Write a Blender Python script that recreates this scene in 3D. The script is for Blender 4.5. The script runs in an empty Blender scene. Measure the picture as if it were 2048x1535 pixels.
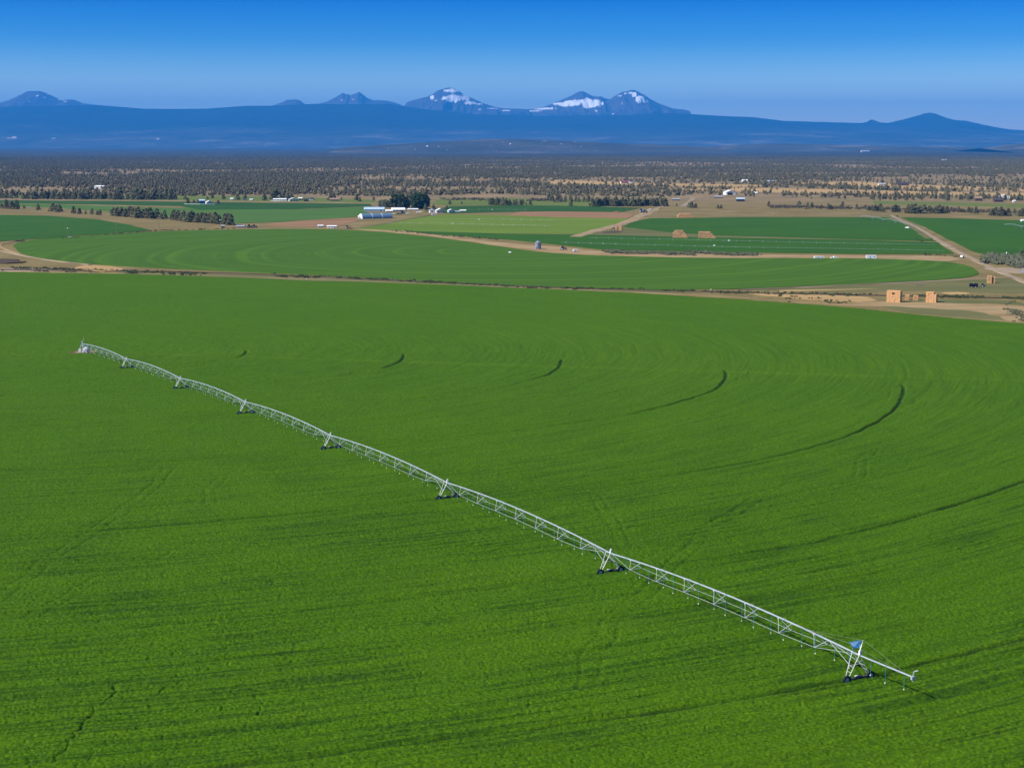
import bpy, math, random
import numpy as np
from mathutils import Vector, Matrix

# ------------------------------------------------------------------ camera, sky, sun
scn = bpy.context.scene
COL = scn.collection
F_PX, HOR, PW, PH = 3000.0, 286.0, 2048.0, 1535.0      # focal length and horizon row of the photograph (pixels)
U = 68.0
ZF = 1.33 * U                                          # camera height above the far plain
SL_A, SL_B = 0.005, -0.0275                            # tilt of the near field
PITCH = math.atan((PH / 2 - HOR) / F_PX)
cam_d = bpy.data.cameras.new('camera')
cam = bpy.data.objects.new('camera', cam_d)
COL.objects.link(cam)
cam.location = (0, 0, ZF)
cam.rotation_euler = (math.pi / 2 - PITCH, 0, 0)
cam_d.sensor_width = 36.0
cam_d.lens = 36.0 * F_PX / PW
cam_d.clip_start = 1.0
cam_d.clip_end = 300000.0
scn.camera = cam

SUN_EL = math.radians(43)
SUN_AZ = math.radians(180 + 72)        # compass-like azimuth of the sun, clockwise from +Y: behind the camera, to the left
world = bpy.data.worlds.new("World")
scn.world = world
world.use_nodes = True
wn, wl = world.node_tree.nodes, world.node_tree.links
wn.clear()
w_out = wn.new('ShaderNodeOutputWorld')
w_bg = wn.new('ShaderNodeBackground')
w_sky = wn.new('ShaderNodeTexSky')
w_sky.sky_type = 'NISHITA'
w_sky.sun_disc = False
w_sky.sun_elevation = SUN_EL
w_sky.sun_rotation = SUN_AZ
w_sky.altitude = 900
w_sky.air_density = 1.0
w_sky.dust_density = 0.0
w_sky.ozone_density = 4.0
w_hsv = wn.new('ShaderNodeHueSaturation')
w_hsv.inputs['Saturation'].default_value = 1.75
w_bg.inputs['Strength'].default_value = 0.08
wl.new(w_sky.outputs[0], w_hsv.inputs['Color'])
# the clear sky deepens quickly above the horizon: a tint by elevation
w_tc = wn.new('ShaderNodeTexCoord')
w_sep = wn.new('ShaderNodeSeparateXYZ')
w_ramp = wn.new('ShaderNodeValToRGB')
w_e = w_ramp.color_ramp.elements
w_e[0].position, w_e[0].color = 0.0, (1.38, 1.22, 1.32, 1)
w_e[1].position, w_e[1].color = 1.0, (0.40, 0.48, 0.56, 1)
for w_p, w_c in ((0.04, (1.12, 1.08, 1.19, 1)), (0.064, (0.36, 0.62, 0.98, 1)), (0.096, (0.02, 0.34, 0.84, 1)), (0.19, (0.02, 0.30, 0.78, 1)), (0.42, (0.30, 0.48, 0.60, 1))):
    w_e.new(w_p).color = w_c
w_mul = wn.new('ShaderNodeMix')
w_mul.data_type = 'RGBA'
w_mul.blend_type = 'MULTIPLY'
w_mul.inputs[0].default_value = 1.0
wl.new(w_tc.outputs['Generated'], w_sep.inputs[0])
wl.new(w_sep.outputs['Z'], w_ramp.inputs['Fac'])
wl.new(w_hsv.outputs[0], w_mul.inputs[6])
wl.new(w_ramp.outputs['Color'], w_mul.inputs[7])
wl.new(w_mul.outputs[2], w_bg.inputs['Color'])
wl.new(w_bg.outputs[0], w_out.inputs['Surface'])

sun_d = bpy.data.lights.new('sun', 'SUN')
sun_d.energy = 5.0
sun_d.angle = math.radians(0.5)
sun_d.color = (1.0, 0.96, 0.91)
sun = bpy.data.objects.new('sun', sun_d)
COL.objects.link(sun)
to_sun = Vector((math.sin(SUN_AZ) * math.cos(SUN_EL), math.cos(SUN_AZ) * math.cos(SUN_EL), math.sin(SUN_EL)))
sun.rotation_euler = to_sun.to_track_quat('Z', 'Y').to_euler()
sun.location = to_sun * 500
scn.view_settings.view_transform = 'Standard'
scn.view_settings.look = 'None'
scn.view_settings.exposure = 0.65
scn.view_settings.gamma = 1.0
scn.view_settings.use_curve_mapping = False
scn.cycles.volume_bounces = 0
scn.cycles.max_bounces = 6

random.seed(7)
RNG = np.random.default_rng(11)

# ------------------------------------------------------------------ terrain and photo-to-ground helpers
def zterr(x, y):
    """ground height (numpy or float): the near field tilts down to a level plain at z = 0"""
    x = np.clip(x, -1500, 1500)
    zp = (ZF - U) + SL_A * x + SL_B * y
    k = 2.2
    zp = np.minimum(zp, 120)
    return k * np.logaddexp(zp / k, 0.0)

def ray(px, py):
    x = px - PW / 2
    y = py - PH / 2
    return np.array([x, F_PX * math.cos(PITCH) - y * math.sin(PITCH), -(F_PX * math.sin(PITCH) + y * math.cos(PITCH))]) / F_PX

def G(px, py, up=0.0):
    """the point of the ground (raised by up) that the photograph shows at pixel px, py"""
    d = ray(px, py)
    lo, hi = 20.0, 60000.0
    if ZF + d[2] * hi > up:
        return Vector((d[0] * hi, d[1] * hi, up))
    for _ in range(60):
        m = (lo + hi) / 2
        if ZF + d[2] * m > float(zterr(d[0] * m, d[1] * m)) + up:
            lo = m
        else:
            hi = m
    return Vector((d[0] * lo, d[1] * lo, ZF + d[2] * lo))

def mpp(p):
    return p.y / F_PX                                   # metres per photo pixel at that distance

def to_px(x, y, z):
    """photo pixel of world points (numpy)"""
    dz = z - ZF
    cy, sy = math.cos(PITCH), math.sin(PITCH)
    depth = y * cy - dz * sy
    v = -(y * sy + dz * cy)
    return PW / 2 + F_PX * x / depth, PH / 2 + F_PX * v / depth

# ------------------------------------------------------------------ noise (numpy value noise)
_tab = RNG.random(65536)
def _h(i, j):
    n = (i.astype(np.int64) * 374761393 + j.astype(np.int64) * 668265263) & 0x7fffffff
    n = ((n ^ (n >> 13)) * 1274126177) & 0x7fffffff
    return _tab[(n ^ (n >> 16)) & 65535]

def vn(u, v):
    i, j = np.floor(u), np.floor(v)
    a, b = u - i, v - j
    a = a * a * (3 - 2 * a)
    b = b * b * (3 - 2 * b)
    return (_h(i, j) * (1 - a) + _h(i + 1, j) * a) * (1 - b) + (_h(i, j + 1) * (1 - a) + _h(i + 1, j + 1) * a) * b

def fbm(u, v, n=4):
    s, a = 0, 0.5
    for k in range(n):
        s = s + a * vn(u * 2 ** k + 17 * k, v * 2 ** k - 31 * k)
        a *= 0.5
    return s / (1 - 0.5 ** n)

def sstep(e0, e1, x):
    t = np.clip((x - e0) / (e1 - e0), 0, 1)
    return t * t * (3 - 2 * t)

# ------------------------------------------------------------------ materials
MATS = {}
K = 0.64          # all ground, crop and foliage colours
def mat(name, col, rough=0.7, var=0.0, scale=1.0, metal=0.0, spec=0.3, col2=None, bump=0.0, bscale=None, random_tint=0.0, alpha=None, trans=0.0):
    """a procedural Principled material: base colour broken up by noise, optional bump and per-object tint"""
    if name in MATS:
        return MATS[name]
    m = bpy.data.materials.new(name)
    m.use_nodes = True
    nt = m.node_tree
    n, l = nt.nodes, nt.links
    b = n['Principled BSDF']
    b.inputs['Roughness'].default_value = rough
    b.inputs['Metallic'].default_value = metal
    b.inputs['Specular IOR Level'].default_value = spec
    if trans:
        b.inputs['Transmission Weight'].default_value = trans
    tc = n.new('ShaderNodeTexCoord')
    nz = n.new('ShaderNodeTexNoise')
    nz.inputs['Scale'].default_value = scale
    nz.inputs['Detail'].default_value = 5
    l.new(tc.outputs['Object'], nz.inputs['Vector'])
    rp = n.new('ShaderNodeValToRGB')
    rp.color_ramp.elements[0].position = 0.3
    rp.color_ramp.elements[1].position = 0.7
    if min(col) < 0.4 and 'hay' not in name:
        col = tuple(c * K for c in col)
        col2 = tuple(c * K for c in col2) if col2 else None
    c2 = col2 if col2 else tuple(c * (1 - var) for c in col)
    rp.color_ramp.elements[0].color = (*c2, 1)
    rp.color_ramp.elements[1].color = (*col, 1)
    l.new(nz.outputs['Fac'], rp.inputs['Fac'])
    out = rp.outputs['Color']
    if random_tint:
        oi = n.new('ShaderNodeObjectInfo')
        mr = n.new('ShaderNodeMapRange')
        mr.inputs['To Min'].default_value = 1 - random_tint
        mr.inputs['To Max'].default_value = 1 + random_tint
        l.new(oi.outputs['Random'], mr.inputs['Value'])
        hs = n.new('ShaderNodeHueSaturation')
        l.new(mr.outputs[0], hs.inputs['Value'])
        l.new(out, hs.inputs['Color'])
        out = hs.outputs['Color']
    l.new(out, b.inputs['Base Color'])
    if bump:
        bz = n.new('ShaderNodeTexNoise')
        bz.inputs['Scale'].default_value = bscale or scale * 3
        bz.inputs['Detail'].default_value = 4
        l.new(tc.outputs['Object'], bz.inputs['Vector'])
        bp = n.new('ShaderNodeBump')
        bp.inputs['Strength'].default_value = bump
        bp.inputs['Distance'].default_value = 0.2
        l.new(bz.outputs['Fac'], bp.inputs['Height'])
        l.new(bp.outputs['Normal'], b.inputs['Normal'])
    MATS[name] = m
    return m

def nnoise(n, l, vec, scale, detail=4, rough=0.55):
    z = n.new('ShaderNodeTexNoise')
    z.inputs['Scale'].default_value = scale
    z.inputs['Detail'].default_value = detail
    z.inputs['Roughness'].default_value = rough
    l.new(vec, z.inputs['Vector'])
    return z.outputs['Fac']

def nramp(n, l, fac, stops):
    r = n.new('ShaderNodeValToRGB')
    e = r.color_ramp.elements
    e[0].position, e[0].color = stops[0][0], (*[K * q for q in stops[0][1]], 1)
    e[1].position, e[1].color = stops[-1][0], (*[K * q for q in stops[-1][1]], 1)
    for p, c in stops[1:-1]:
        q = e.new(p)
        q.color = (*[K * w for w in c], 1)
    l.new(fac, r.inputs['Fac'])
    return r.outputs['Color']

def nmix(n, l, fac, a, b):
    m = n.new('ShaderNodeMix')
    m.data_type = 'RGBA'
    if isinstance(fac, float):
        m.inputs[0].default_value = fac
    else:
        l.new(fac, m.inputs[0])
    for s, v in ((6, a), (7, b)):
        if isinstance(v, tuple):
            m.inputs[s].default_value = (*v, 1)
        else:
            l.new(v, m.inputs[s])
    return m.outputs[2]

def nrange(n, l, v, a, b, c=0.0, d=1.0):
    m = n.new('ShaderNodeMapRange')
    m.interpolation_type = 'SMOOTHSTEP'
    for i, x in enumerate((a, b, c, d)):
        m.inputs[i + 1].default_value = x
    l.new(v, m.inputs[0])
    return m.outputs[0]

def nattr(n, name):
    a = n.new('ShaderNodeAttribute')
    a.attribute_name = name
    return a.outputs['Fac']

def base_mat(name, rough=0.9, spec=0.1):
    m = bpy.data.materials.new(name)
    m.use_nodes = True
    n, l = m.node_tree.nodes, m.node_tree.links
    b = n['Principled BSDF']
    b.inputs['Roughness'].default_value = rough
    b.inputs['Specular IOR Level'].default_value = spec
    g = n.new('ShaderNodeNewGeometry')
    return m, n, l, b, g.outputs['Position']

# ------------------------------------------------------------------ mesh building
class MB:
    def __init__(self):
        self.v, self.f, self.m, self.mats, self.cur = [], [], [], [], 0
    def use(self, m):
        if m not in self.mats:
            self.mats.append(m)
        self.cur = self.mats.index(m)
        return self
    def add(self, vs, fs):
        o = len(self.v)
        self.v += [tuple(p) for p in vs]
        for f in fs:
            self.f.append(tuple(i + o for i in f))
            self.m.append(self.cur)
        return self
    def box(self, c, s, rz=0.0, taper=1.0):
        cx, cy, cz = c
        a, b, h = s[0] / 2, s[1] / 2, s[2] / 2
        co, si = math.cos(rz), math.sin(rz)
        vs = []
        for z, t in ((-h, 1), (h, taper)):
            for x, y in ((-a, -b), (a, -b), (a, b), (-a, b)):
                x, y = x * t, y * t
                vs.append((cx + x * co - y * si, cy + x * si + y * co, cz + z))
        return self.add(vs, [(3, 2, 1, 0), (4, 5, 6, 7), (0, 1, 5, 4), (1, 2, 6, 5), (2, 3, 7, 6), (3, 0, 4, 7)])
    def bar(self, p, q, r, n=6, r2=None, caps=True):
        p, q = Vector(p), Vector(q)
        d = (q - p)
        if d.length < 1e-6:
            return self
        d.normalize()
        u = d.cross(Vector((0, 0, 1)) if abs(d.z) < 0.95 else Vector((1, 0, 0))).normalized()
        w = d.cross(u)
        r2 = r if r2 is None else r2
        vs = []
        for c, rr in ((p, r), (q, r2)):
            for i in range(n):
                a = 2 * math.pi * (i + 0.5) / n
                vs.append(c + (u * math.cos(a) + w * math.sin(a)) * rr)
        fs = [(i, (i + 1) % n, n + (i + 1) % n, n + i) for i in range(n)]
        if caps:
            fs += [tuple(range(n - 1, -1, -1)), tuple(range(n, 2 * n))]
        return self.add(vs, fs)
    def tube(self, pts, r, n=8):
        for a, b in zip(pts, pts[1:]):
            self.bar(a, b, r, n)
        return self
    def lathe(self, prof, n=20, c=(0, 0, 0)):
        vs = []
        for r, z in prof:
            for i in range(n):
                a = 2 * math.pi * i / n
                vs.append((c[0] + r * math.cos(a), c[1] + r * math.sin(a), c[2] + z))
        fs = []
        for k in range(len(prof) - 1):
            for i in range(n):
                fs.append((k * n + i, k * n + (i + 1) % n, (k + 1) * n + (i + 1) % n, (k + 1) * n + i))
        fs.append(tuple(range(n - 1, -1, -1)))
        fs.append(tuple(range((len(prof) - 1) * n, len(prof) * n)))
        return self.add(vs, fs)
    def prism(self, prof, axis_len, c=(0, 0, 0), rz=0.0, along='x'):
        """extrude a closed (u, z) profile along x or y, centred"""
        n = len(prof)
        co, si = math.cos(rz), math.sin(rz)
        vs = []
        for s in (-axis_len / 2, axis_len / 2):
            for u, z in prof:
                x, y = (s, u) if along == 'x' else (u, s)
                vs.append((c[0] + x * co - y * si, c[1] + x * si + y * co, c[2] + z))
        fs = [(i, (i + 1) % n, n + (i + 1) % n, n + i) for i in range(n)]
        fs += [tuple(range(n - 1, -1, -1)), tuple(range(n, 2 * n))]
        return self.add(vs, fs)
    def mesh(self, name, smooth=False):
        me = bpy.data.meshes.new(name)
        me.from_pydata(self.v, [], self.f)
        for m in self.mats:
            me.materials.append(m)
        me.polygons.foreach_set('material_index', self.m)
        if smooth:
            me.polygons.foreach_set('use_smooth', [True] * len(self.f))
        me.update()
        return me
    def build(self, name, parent=None, smooth=False):
        o = bpy.data.objects.new(name, self.mesh(name, smooth))
        COL.objects.link(o)
        if parent is not None:
            o.parent = parent
        return o

def np_mesh(name, verts, tris=None, quads=None, mats=(), smooth=True, attrs=None):
    """a big mesh from numpy arrays"""
    me = bpy.data.meshes.new(name)
    faces = quads if quads is not None else tris
    k = faces.shape[1]
    me.vertices.add(len(verts))
    me.vertices.foreach_set('co', np.ascontiguousarray(verts, dtype=np.float32).ravel())
    me.loops.add(faces.size)
    me.loops.foreach_set('vertex_index', np.ascontiguousarray(faces, dtype=np.int32).ravel())
    me.polygons.add(len(faces))
    me.polygons.foreach_set('loop_start', np.arange(0, faces.size, k, dtype=np.int32))
    me.polygons.foreach_set('use_smooth', np.full(len(faces), smooth))
    for m in mats:
        me.materials.append(m)
    for an, av in (attrs or {}).items():
        at = me.attributes.new(an, 'FLOAT', 'POINT')
        at.data.foreach_set('value', np.ascontiguousarray(av, dtype=np.float32).ravel())
    me.update(calc_edges=True)
    me.validate()
    return me

def grid_quads(nr, nc):
    i = np.arange(nr * nc).reshape(nr, nc)
    return np.stack([i[:-1, :-1], i[:-1, 1:], i[1:, 1:], i[1:, :-1]], -1).reshape(-1, 4)

def link(name, me, parent=None):
    o = bpy.data.objects.new(name, me)
    COL.objects.link(o)
    if parent is not None:
        o.parent = parent
    return o

def tag(o, label=None, cat=None, group=None, kind=None):
    for k, v in (('label', label), ('category', cat), ('group', group), ('kind', kind)):
        if v:
            o[k] = v
    return o

def thing(name, label, cat, loc=(0, 0, 0), rz=0.0, group=None):
    o = bpy.data.objects.new(name, None)
    o.empty_display_size = 1
    COL.objects.link(o)
    o.location = loc
    o.rotation_euler = (0, 0, rz)
    return tag(o, label, cat, group)

def dup(root, loc, rz=0.0, label=None, group=None, scale=None):
    r = root.copy()
    COL.objects.link(r)
    r.location = loc
    r.rotation_euler = (0, 0, rz)
    if scale:
        r.scale = scale if isinstance(scale, tuple) else (scale,) * 3
    if label:
        r['label'] = label
    if group:
        r['group'] = group
    for ch in list(root.children):
        c = ch.copy()
        COL.objects.link(c)
        c.parent = r
        for g in list(ch.children):
            d = g.copy()
            COL.objects.link(d)
            d.parent = c
    return r

ORD = 'first second third fourth fifth sixth seventh eighth ninth tenth eleventh twelfth thirteenth fourteenth fifteenth sixteenth seventeenth eighteenth nineteenth twentieth'.split()
TENS = {20: 'twenty', 30: 'thirty', 40: 'forty'}
def ordinal(k):
    if k < 20:
        return ORD[k]
    t, u = (k + 1) // 10 * 10, (k + 1) % 10
    return TENS[t][:-1] + 'ieth' if u == 0 else TENS[t] + '-' + ORD[u - 1]

# ------------------------------------------------------------------ ground sheet
def ground():
    ys = np.concatenate([np.arange(-1500, 1500, 40.0), np.geomspace(1500, 61000, 160)])
    hx = np.concatenate([np.arange(0, 1200, 60.0), np.geomspace(1200, 44000, 60)])
    xs = np.concatenate([-hx[::-1], hx[1:]])
    X, Y = np.meshgrid(xs, ys)
    Z = zterr(X, Y)
    v = np.stack([X, Y, Z], -1).reshape(-1, 3)
    m, n, l, b, pos = base_mat('ground_dry_grass')
    sep = n.new('ShaderNodeSeparateXYZ')
    l.new(pos, sep.inputs[0])
    tan = nramp(n, l, nnoise(n, l, pos, 0.02, 7, 0.62), [(0.3, (0.15, 0.135, 0.036)), (0.45, (0.23, 0.18, 0.062)), (0.58, (0.31, 0.235, 0.09)), (0.75, (0.48, 0.35, 0.16))])
    fine = nramp(n, l, nnoise(n, l, pos, 0.35, 4), [(0.3, (0.13, 0.125, 0.032)), (0.7, (0.40, 0.29, 0.13))])
    near = nmix(n, l, 0.35, tan, fine)
    wood = nramp(n, l, nnoise(n, l, pos, 0.012, 6, 0.7), [(0.35, (0.20, 0.165, 0.08)), (0.6, (0.38, 0.27, 0.14)), (0.8, (0.54, 0.37, 0.18))])
    far = nramp(n, l, nnoise(n, l, pos, 0.0035, 9, 0.78), [(0.35, (0.035, 0.04, 0.028)), (0.55, (0.07, 0.07, 0.048)), (0.66, (0.19, 0.16, 0.11))])
    c = nmix(n, l, nrange(n, l, sep.outputs['Y'], 2100, 2600), near, wood)
    c = nmix(n, l, nrange(n, l, sep.outputs['Y'], 6500, 9500), c, far)
    l.new(c, b.inputs['Base Color'])
    o = link('ground', np_mesh('ground', v, quads=grid_quads(len(ys), len(xs)), mats=[m]))
    tag(o, kind='structure')
ground()

# ------------------------------------------------------------------ the near alfalfa field, with real height
PIVOT = G(166, 706)
TOWER_PX = [(254, 738), (362, 779), (492, 829), (662, 900), (895, 1000), (1221, 1149), (1717, 1364)]
TOWERS = [G(*p) for p in TOWER_PX]
RADII = [math.hypot(t.x - PIVOT.x, t.y - PIVOT.y) for t in TOWERS]

def seg_dist(x, y, pts):
    best = np.full(x.shape, 1e9)
    for (ax, ay), (bx, by) in zip(pts, pts[1:]):
        dx, dy = bx - ax, by - ay
        t = np.clip(((x - ax) * dx + (y - ay) * dy) / (dx * dx + dy * dy), 0, 1)
        best = np.minimum(best, np.hypot(x - ax - t * dx, y - ay - t * dy))
    return best

def px_line(pts):
    return [(p.x, p.y) for p in (G(*q) for q in pts)]

EDGE_PX = [(-900, 538), (-400, 541), (0, 545), (250, 549), (600, 562), (900, 571), (1024, 577), (1240, 586), (1350, 592), (1480, 600), (1600, 609), (1700, 617), (1800, 627), (1900, 637), (2048, 649), (2250, 668), (2600, 705), (3000, 760)]

def near_field():
    edge = [G(*p) for p in EDGE_PX]
    ea = np.array([math.atan2(p.x, p.y) for p in edge])
    er = np.array([math.hypot(p.x, p.y) for p in edge])
    na, nr = 1650, 1450
    az = np.linspace(math.radians(-27), math.radians(27), na)
    rf = np.interp(az, ea, er)
    t = np.linspace(0, 1, nr)
    r0 = 105.0
    # radial spacing: fine near the camera, geometric further out
    R = r0 * (rf[None, :] / r0) ** t[:, None]
    A = np.broadcast_to(az[None, :], R.shape)
    X, Y = R * np.sin(A), R * np.cos(A)
    base = zterr(X, Y)
    dx, dy = X - PIVOT.x, Y - PIVOT.y
    r = np.hypot(dx, dy)
    th = np.arctan2(dy, dx)                       # 0 = towards +x, negative = towards the camera
    cell = np.maximum(R * (az[1] - az[0]), 0.02)
    lod = lambda size: np.clip(1.5 * size / (cell + R * math.log(10) / nr * 0.35) - 0.3, 0, 1)
    wob = (fbm(X / 40, Y / 40, 2) - 0.5) * 1.5
    rr = r + wob
    ln1, ln2, ln3 = vn(rr / 0.75, th * 11 + 7), vn(rr / 1.9, th * 8 + 60), vn(rr / 5.5, th * 6 + 160)
    mod = fbm(X / 38, Y / 38, 3)
    streak = sstep(0.70, 0.95, ln1) * lod(0.8) * 0.7 + sstep(0.66, 0.95, ln2) * 0.85 + sstep(0.80, 0.98, ln3) * 0.3
    streak = np.clip(streak * sstep(0.25, 0.6, mod) * (0.5 + 0.9 * vn(X / 1.1, Y / 1.1)), 0, 1)
    h = (vn(rr / 0.9, th * 14) - 0.5) * 0.13 * lod(0.9)
    h += (vn(rr / 2.6, th * 9 + 40) - 0.5) * 0.17 * lod(2.0)
    h += (vn(rr / 7.0, th * 6 + 80) - 0.5) * 0.14
    h += (vn(X / 0.75, Y / 0.62) - 0.5) * 0.10 * lod(0.6)
    h += (vn(X / 0.36, Y / 0.36) - 0.5) * 0.17 * lod(0.3)
    h += (vn(X / 1.9, Y / 1.5) - 0.5) * 0.09 * lod(1.5)
    h += (fbm(X / 9, Y / 9, 3) - 0.5) * 0.22
    line_b = G(1450, 746)
    a_line = math.atan2(line_b.y - PIVOT.y, line_b.x - PIVOT.x)
    rows = vn(rr / 0.62, th * 9 + 300) * 0.6 + vn(rr / 1.5, th * 12 + 500) * 0.4
    rowgap = sstep(0.46, 0.16, rows) * lod(0.75) * (0.25 + 0.75 * sstep(430, 250, R)) * (0.35 + 0.65 * sstep(0.35, 0.62, fbm(X / 26 + 70, Y / 26, 3))) * (0.6 + 0.6 * vn(X / 0.8, Y / 0.8))
    streak = streak * np.where(th < a_line, 1.0, 0.3) * (0.22 + 0.78 * sstep(430, 230, R))
    gap = streak * 0.3 + rowgap * 0.35 + sstep(0.84, 0.95, vn(X / 0.45 + 9, Y / 0.45)) * lod(0.5) * 0.25
    # wheel tracks of the seven towers; fresh on the side the machine has come from, grown over beyond the old radial line
    fresh = np.where(th < a_line, 1.0, 0.18)
    ARC_PX = [[(492, 703), (484, 714), (465, 719)], [(807, 710), (800, 725), (765, 739), (650, 755)], [(1123, 722), (1117, 737), (1095, 752), (1050, 766), (1002, 778)],
              [(1450, 743), (1452, 752), (1444, 769), (1428, 782), (1366, 804), (1262, 831)],
              [(1805, 774), (1807, 786), (1802, 802), (1788, 823), (1755, 846), (1703, 871), (1639, 893), (1552, 916), (1465, 933), (1361, 950)],
              [(2048, 965), (1640, 1085)], [(2048, 1283), (750, 1502)]]
    for k, rk0 in enumerate(RADII):
        pl = [(math.atan2(p.y - PIVOT.y, p.x - PIVOT.x), math.hypot(p.x - PIVOT.x, p.y - PIVOT.y)) for p in [G(*q) for q in ARC_PX[k]] + [TOWERS[k]]]
        pl.sort()
        rk = np.interp(th, [a for a, _ in pl], [b for _, b in pl])
        end = pl[-1][0] + 0.004 if k < 5 else a_line
        fresh = np.where(th < end, 1.0, 0.15)
        s = vn(th * 34 + 7 * k, r * 0 + k) * 0.75 + vn(th * 150 + 3 * k, r * 0 + k) * 0.5
        s = np.clip(s, 0.32 + 0.16 * (k > 2), 1) * fresh * (0.9 + 0.6 * (k > 3))
        first = np.exp(-((th - end + 0.10) / 0.16) ** 2) if k < 5 else 0
        s = np.clip(s + first * np.where(th < end, 0.8, 0), 0, 1.1)
        w = 0.30 + 0.25 * vn(th * 60, r * 0 + 9) + 0.00035 * np.maximum(R - 150, 0)
        gap += np.exp(-((r - rk + (vn(th * 90, r * 0 + k) - 0.5) * 0.5) / w) ** 2) * s
        for off in (-4.2, 4.2, 8.4):
            gap += np.exp(-((rr - rk - off) / 0.4) ** 2) * 0.5 * np.clip(vn(th * 26 + off, r * 0 + k) - 0.35, 0, 1) * fresh
    # driven tracks and animal trails through the crop
    for pts, half, st in (([(-60, 1250), (90, 1130), (270, 1010), (345, 940)], 1.3, 0.5), ([(60, 1245), (200, 1160), (330, 1110)], 1.2, 0.4),
                          ([(1180, 1370), (1190, 1310), (1230, 1250), (1330, 1150), (1420, 1060), (1510, 1005)], 1.4, 0.5),
                          ([(1200, 1000), (1230, 1060), (1250, 1100)], 1.2, 0.35), ([(1715, 960), (1725, 925), (1745, 900)], 1.3, 0.5),
                          ([(1300, 1130), (1500, 1010), (1590, 950)], 1.3, 0.3), ([(420, 1010), (425, 985), (445, 960), (490, 945)], 1.2, 0.4)):
        d = seg_dist(X + (vn(X / 8, Y / 8) - 0.5) * 1.5, Y, px_line(pts))
        gap += np.exp(-((d - half) / 0.42) ** 2) * st * 0.45 * (0.3 + 1.1 * vn(X / 3, Y / 3))
    for pts, w, st in (([(110, 1530), (140, 1490), (165, 1462), (190, 1425), (230, 1395), (232, 1375)], 0.32, 1.0), ([(308, 1402), (330, 1385), (378, 1364)], 0.3, 0.9),
                       ([(512, 1398), (530, 1425), (522, 1435)], 0.3, 0.8), ([(545, 1164), (550, 1168)], 0.6, 1.4), ([(575, 1252), (600, 1250)], 0.35, 0.9),
                       ([(583, 1328), (586, 1330)], 0.55, 1.4), ([(595, 1445), (606, 1440)], 0.35, 1.0), ([(340, 1458), (400, 1430)], 0.3, 0.5), ([(1468, 1031), (1470, 1033)], 0.5, 1.1),
                       ([(1740, 1430), (1950, 1440)], 0.2, 0.2), ([(165, 1535), (185, 1515)], 0.3, 0.9), ([(890, 1480), (900, 1482)], 0.3, 0.9)):
        d = seg_dist(X + (vn(X / 1.3, Y / 1.3) - 0.5) * 1.2, Y + (vn(X / 1.3 + 50, Y / 1.3) - 0.5) * 1.2, px_line(pts))
        gap += np.exp(-(d / (w * 0.62)) ** 2) * st * 0.6 * (0.2 + 0.9 * vn(X / 0.9, Y / 0.9))
    gap = np.clip(gap, 0, 1.15)
    # the faint yellowish strip along the old radial line where the machine stood
    dl = np.abs(dx * math.sin(a_line) - dy * math.cos(a_line))
    strip = np.exp(-(dl / 3.0) ** 2) * (dx > 0) * (0.05 + 1.1 * vn(r / 22, r * 0)) * np.clip(1.5 - r / 560, 0, 1)
    left = np.exp(-((Y - PIVOT.y + 10 + dx * 0.1) / 7) ** 2) * sstep(30, -40, dx) * 0.7
    tone = fbm(X / 45, Y / 60, 4) * 0.4 + fbm(rr / 3.2, th * 8, 4) * 0.6
    tone = np.clip((tone - 0.5) * 1.25 + 0.34 + strip * 0.9 + left * 0.7, 0, 1)
    for px, py, sx, sy, st in ((2010, 657, 40, 2.8, 0.9), (1880, 645, 60, 2.5, 0.3), (1930, 900, 45, 14, 0.35), (1850, 800, 30, 45, 0.3), (480, 706, 60, 6, 0.25), (1950, 955, 60, 12, 0.25)):
        c = G(px, py)
        a, d2 = to_px(X, Y, base)
        tone = np.clip(tone + st * np.exp(-((a - px) / sx) ** 2 - ((d2 - py) / sy) ** 2) * (0.5 + 0.8 * vn(X / 6, Y / 12)), 0, 1)
    # bare soil around the pivot point
    soil = np.exp(-((r - 0) / 6.5) ** 2) * (0.5 + 0.9 * vn(X / 2, Y / 2))
    gap = np.clip(gap, 0, 1.15)
    Z = base + np.maximum(0.62 + h - gap * 0.62, 0.05)
    Z = np.where(soil > 0.5, base + 0.06 + 0.05 * vn(X, Y), Z)
    Z[-1, :] = base[-1, :] - 0.05
    v = np.stack([X, Y, Z], -1).reshape(-1, 3)

    m, n, l, b, pos = base_mat('alfalfa', 0.85, 0.05)
    tn, gp, so = nattr(n, 'tone'), nattr(n, 'gap'), nattr(n, 'soil')
    lush = nramp(n, l, nnoise(n, l, pos, 2.6, 5, 0.7), [(0.36, (0.015, 0.059, 0.001)), (0.5, (0.060, 0.160, 0.002)), (0.64, (0.122, 0.260, 0.003))])
    yel = nramp(n, l, nnoise(n, l, pos, 2.3, 5, 0.7), [(0.36, (0.024, 0.080, 0.002)), (0.5, (0.090, 0.196, 0.003)), (0.64, (0.165, 0.30, 0.005))])
    c = nmix(n, l, tn, lush, yel)
    # thin gaps between the sown and mown rows, concentric about the pivot
    def math_(op, a, b_=None):
        q = n.new('ShaderNodeMath')
        q.operation = op
        for i_, x_ in enumerate((a, b_)):
            if x_ is None:
                continue
            if isinstance(x_, (int, float)):
                q.inputs[i_].default_value = x_
            else:
                l.new(x_, q.inputs[i_])
        return q.outputs[0]
    sp = n.new('ShaderNodeSeparateXYZ')
    l.new(pos, sp.inputs[0])
    qx, qy = math_('SUBTRACT', sp.outputs['X'], PIVOT.x), math_('SUBTRACT', sp.outputs['Y'], PIVOT.y)
    rad_ = math_('SQRT', math_('ADD', math_('MULTIPLY', qx, qx), math_('MULTIPLY', qy, qy)))
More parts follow.
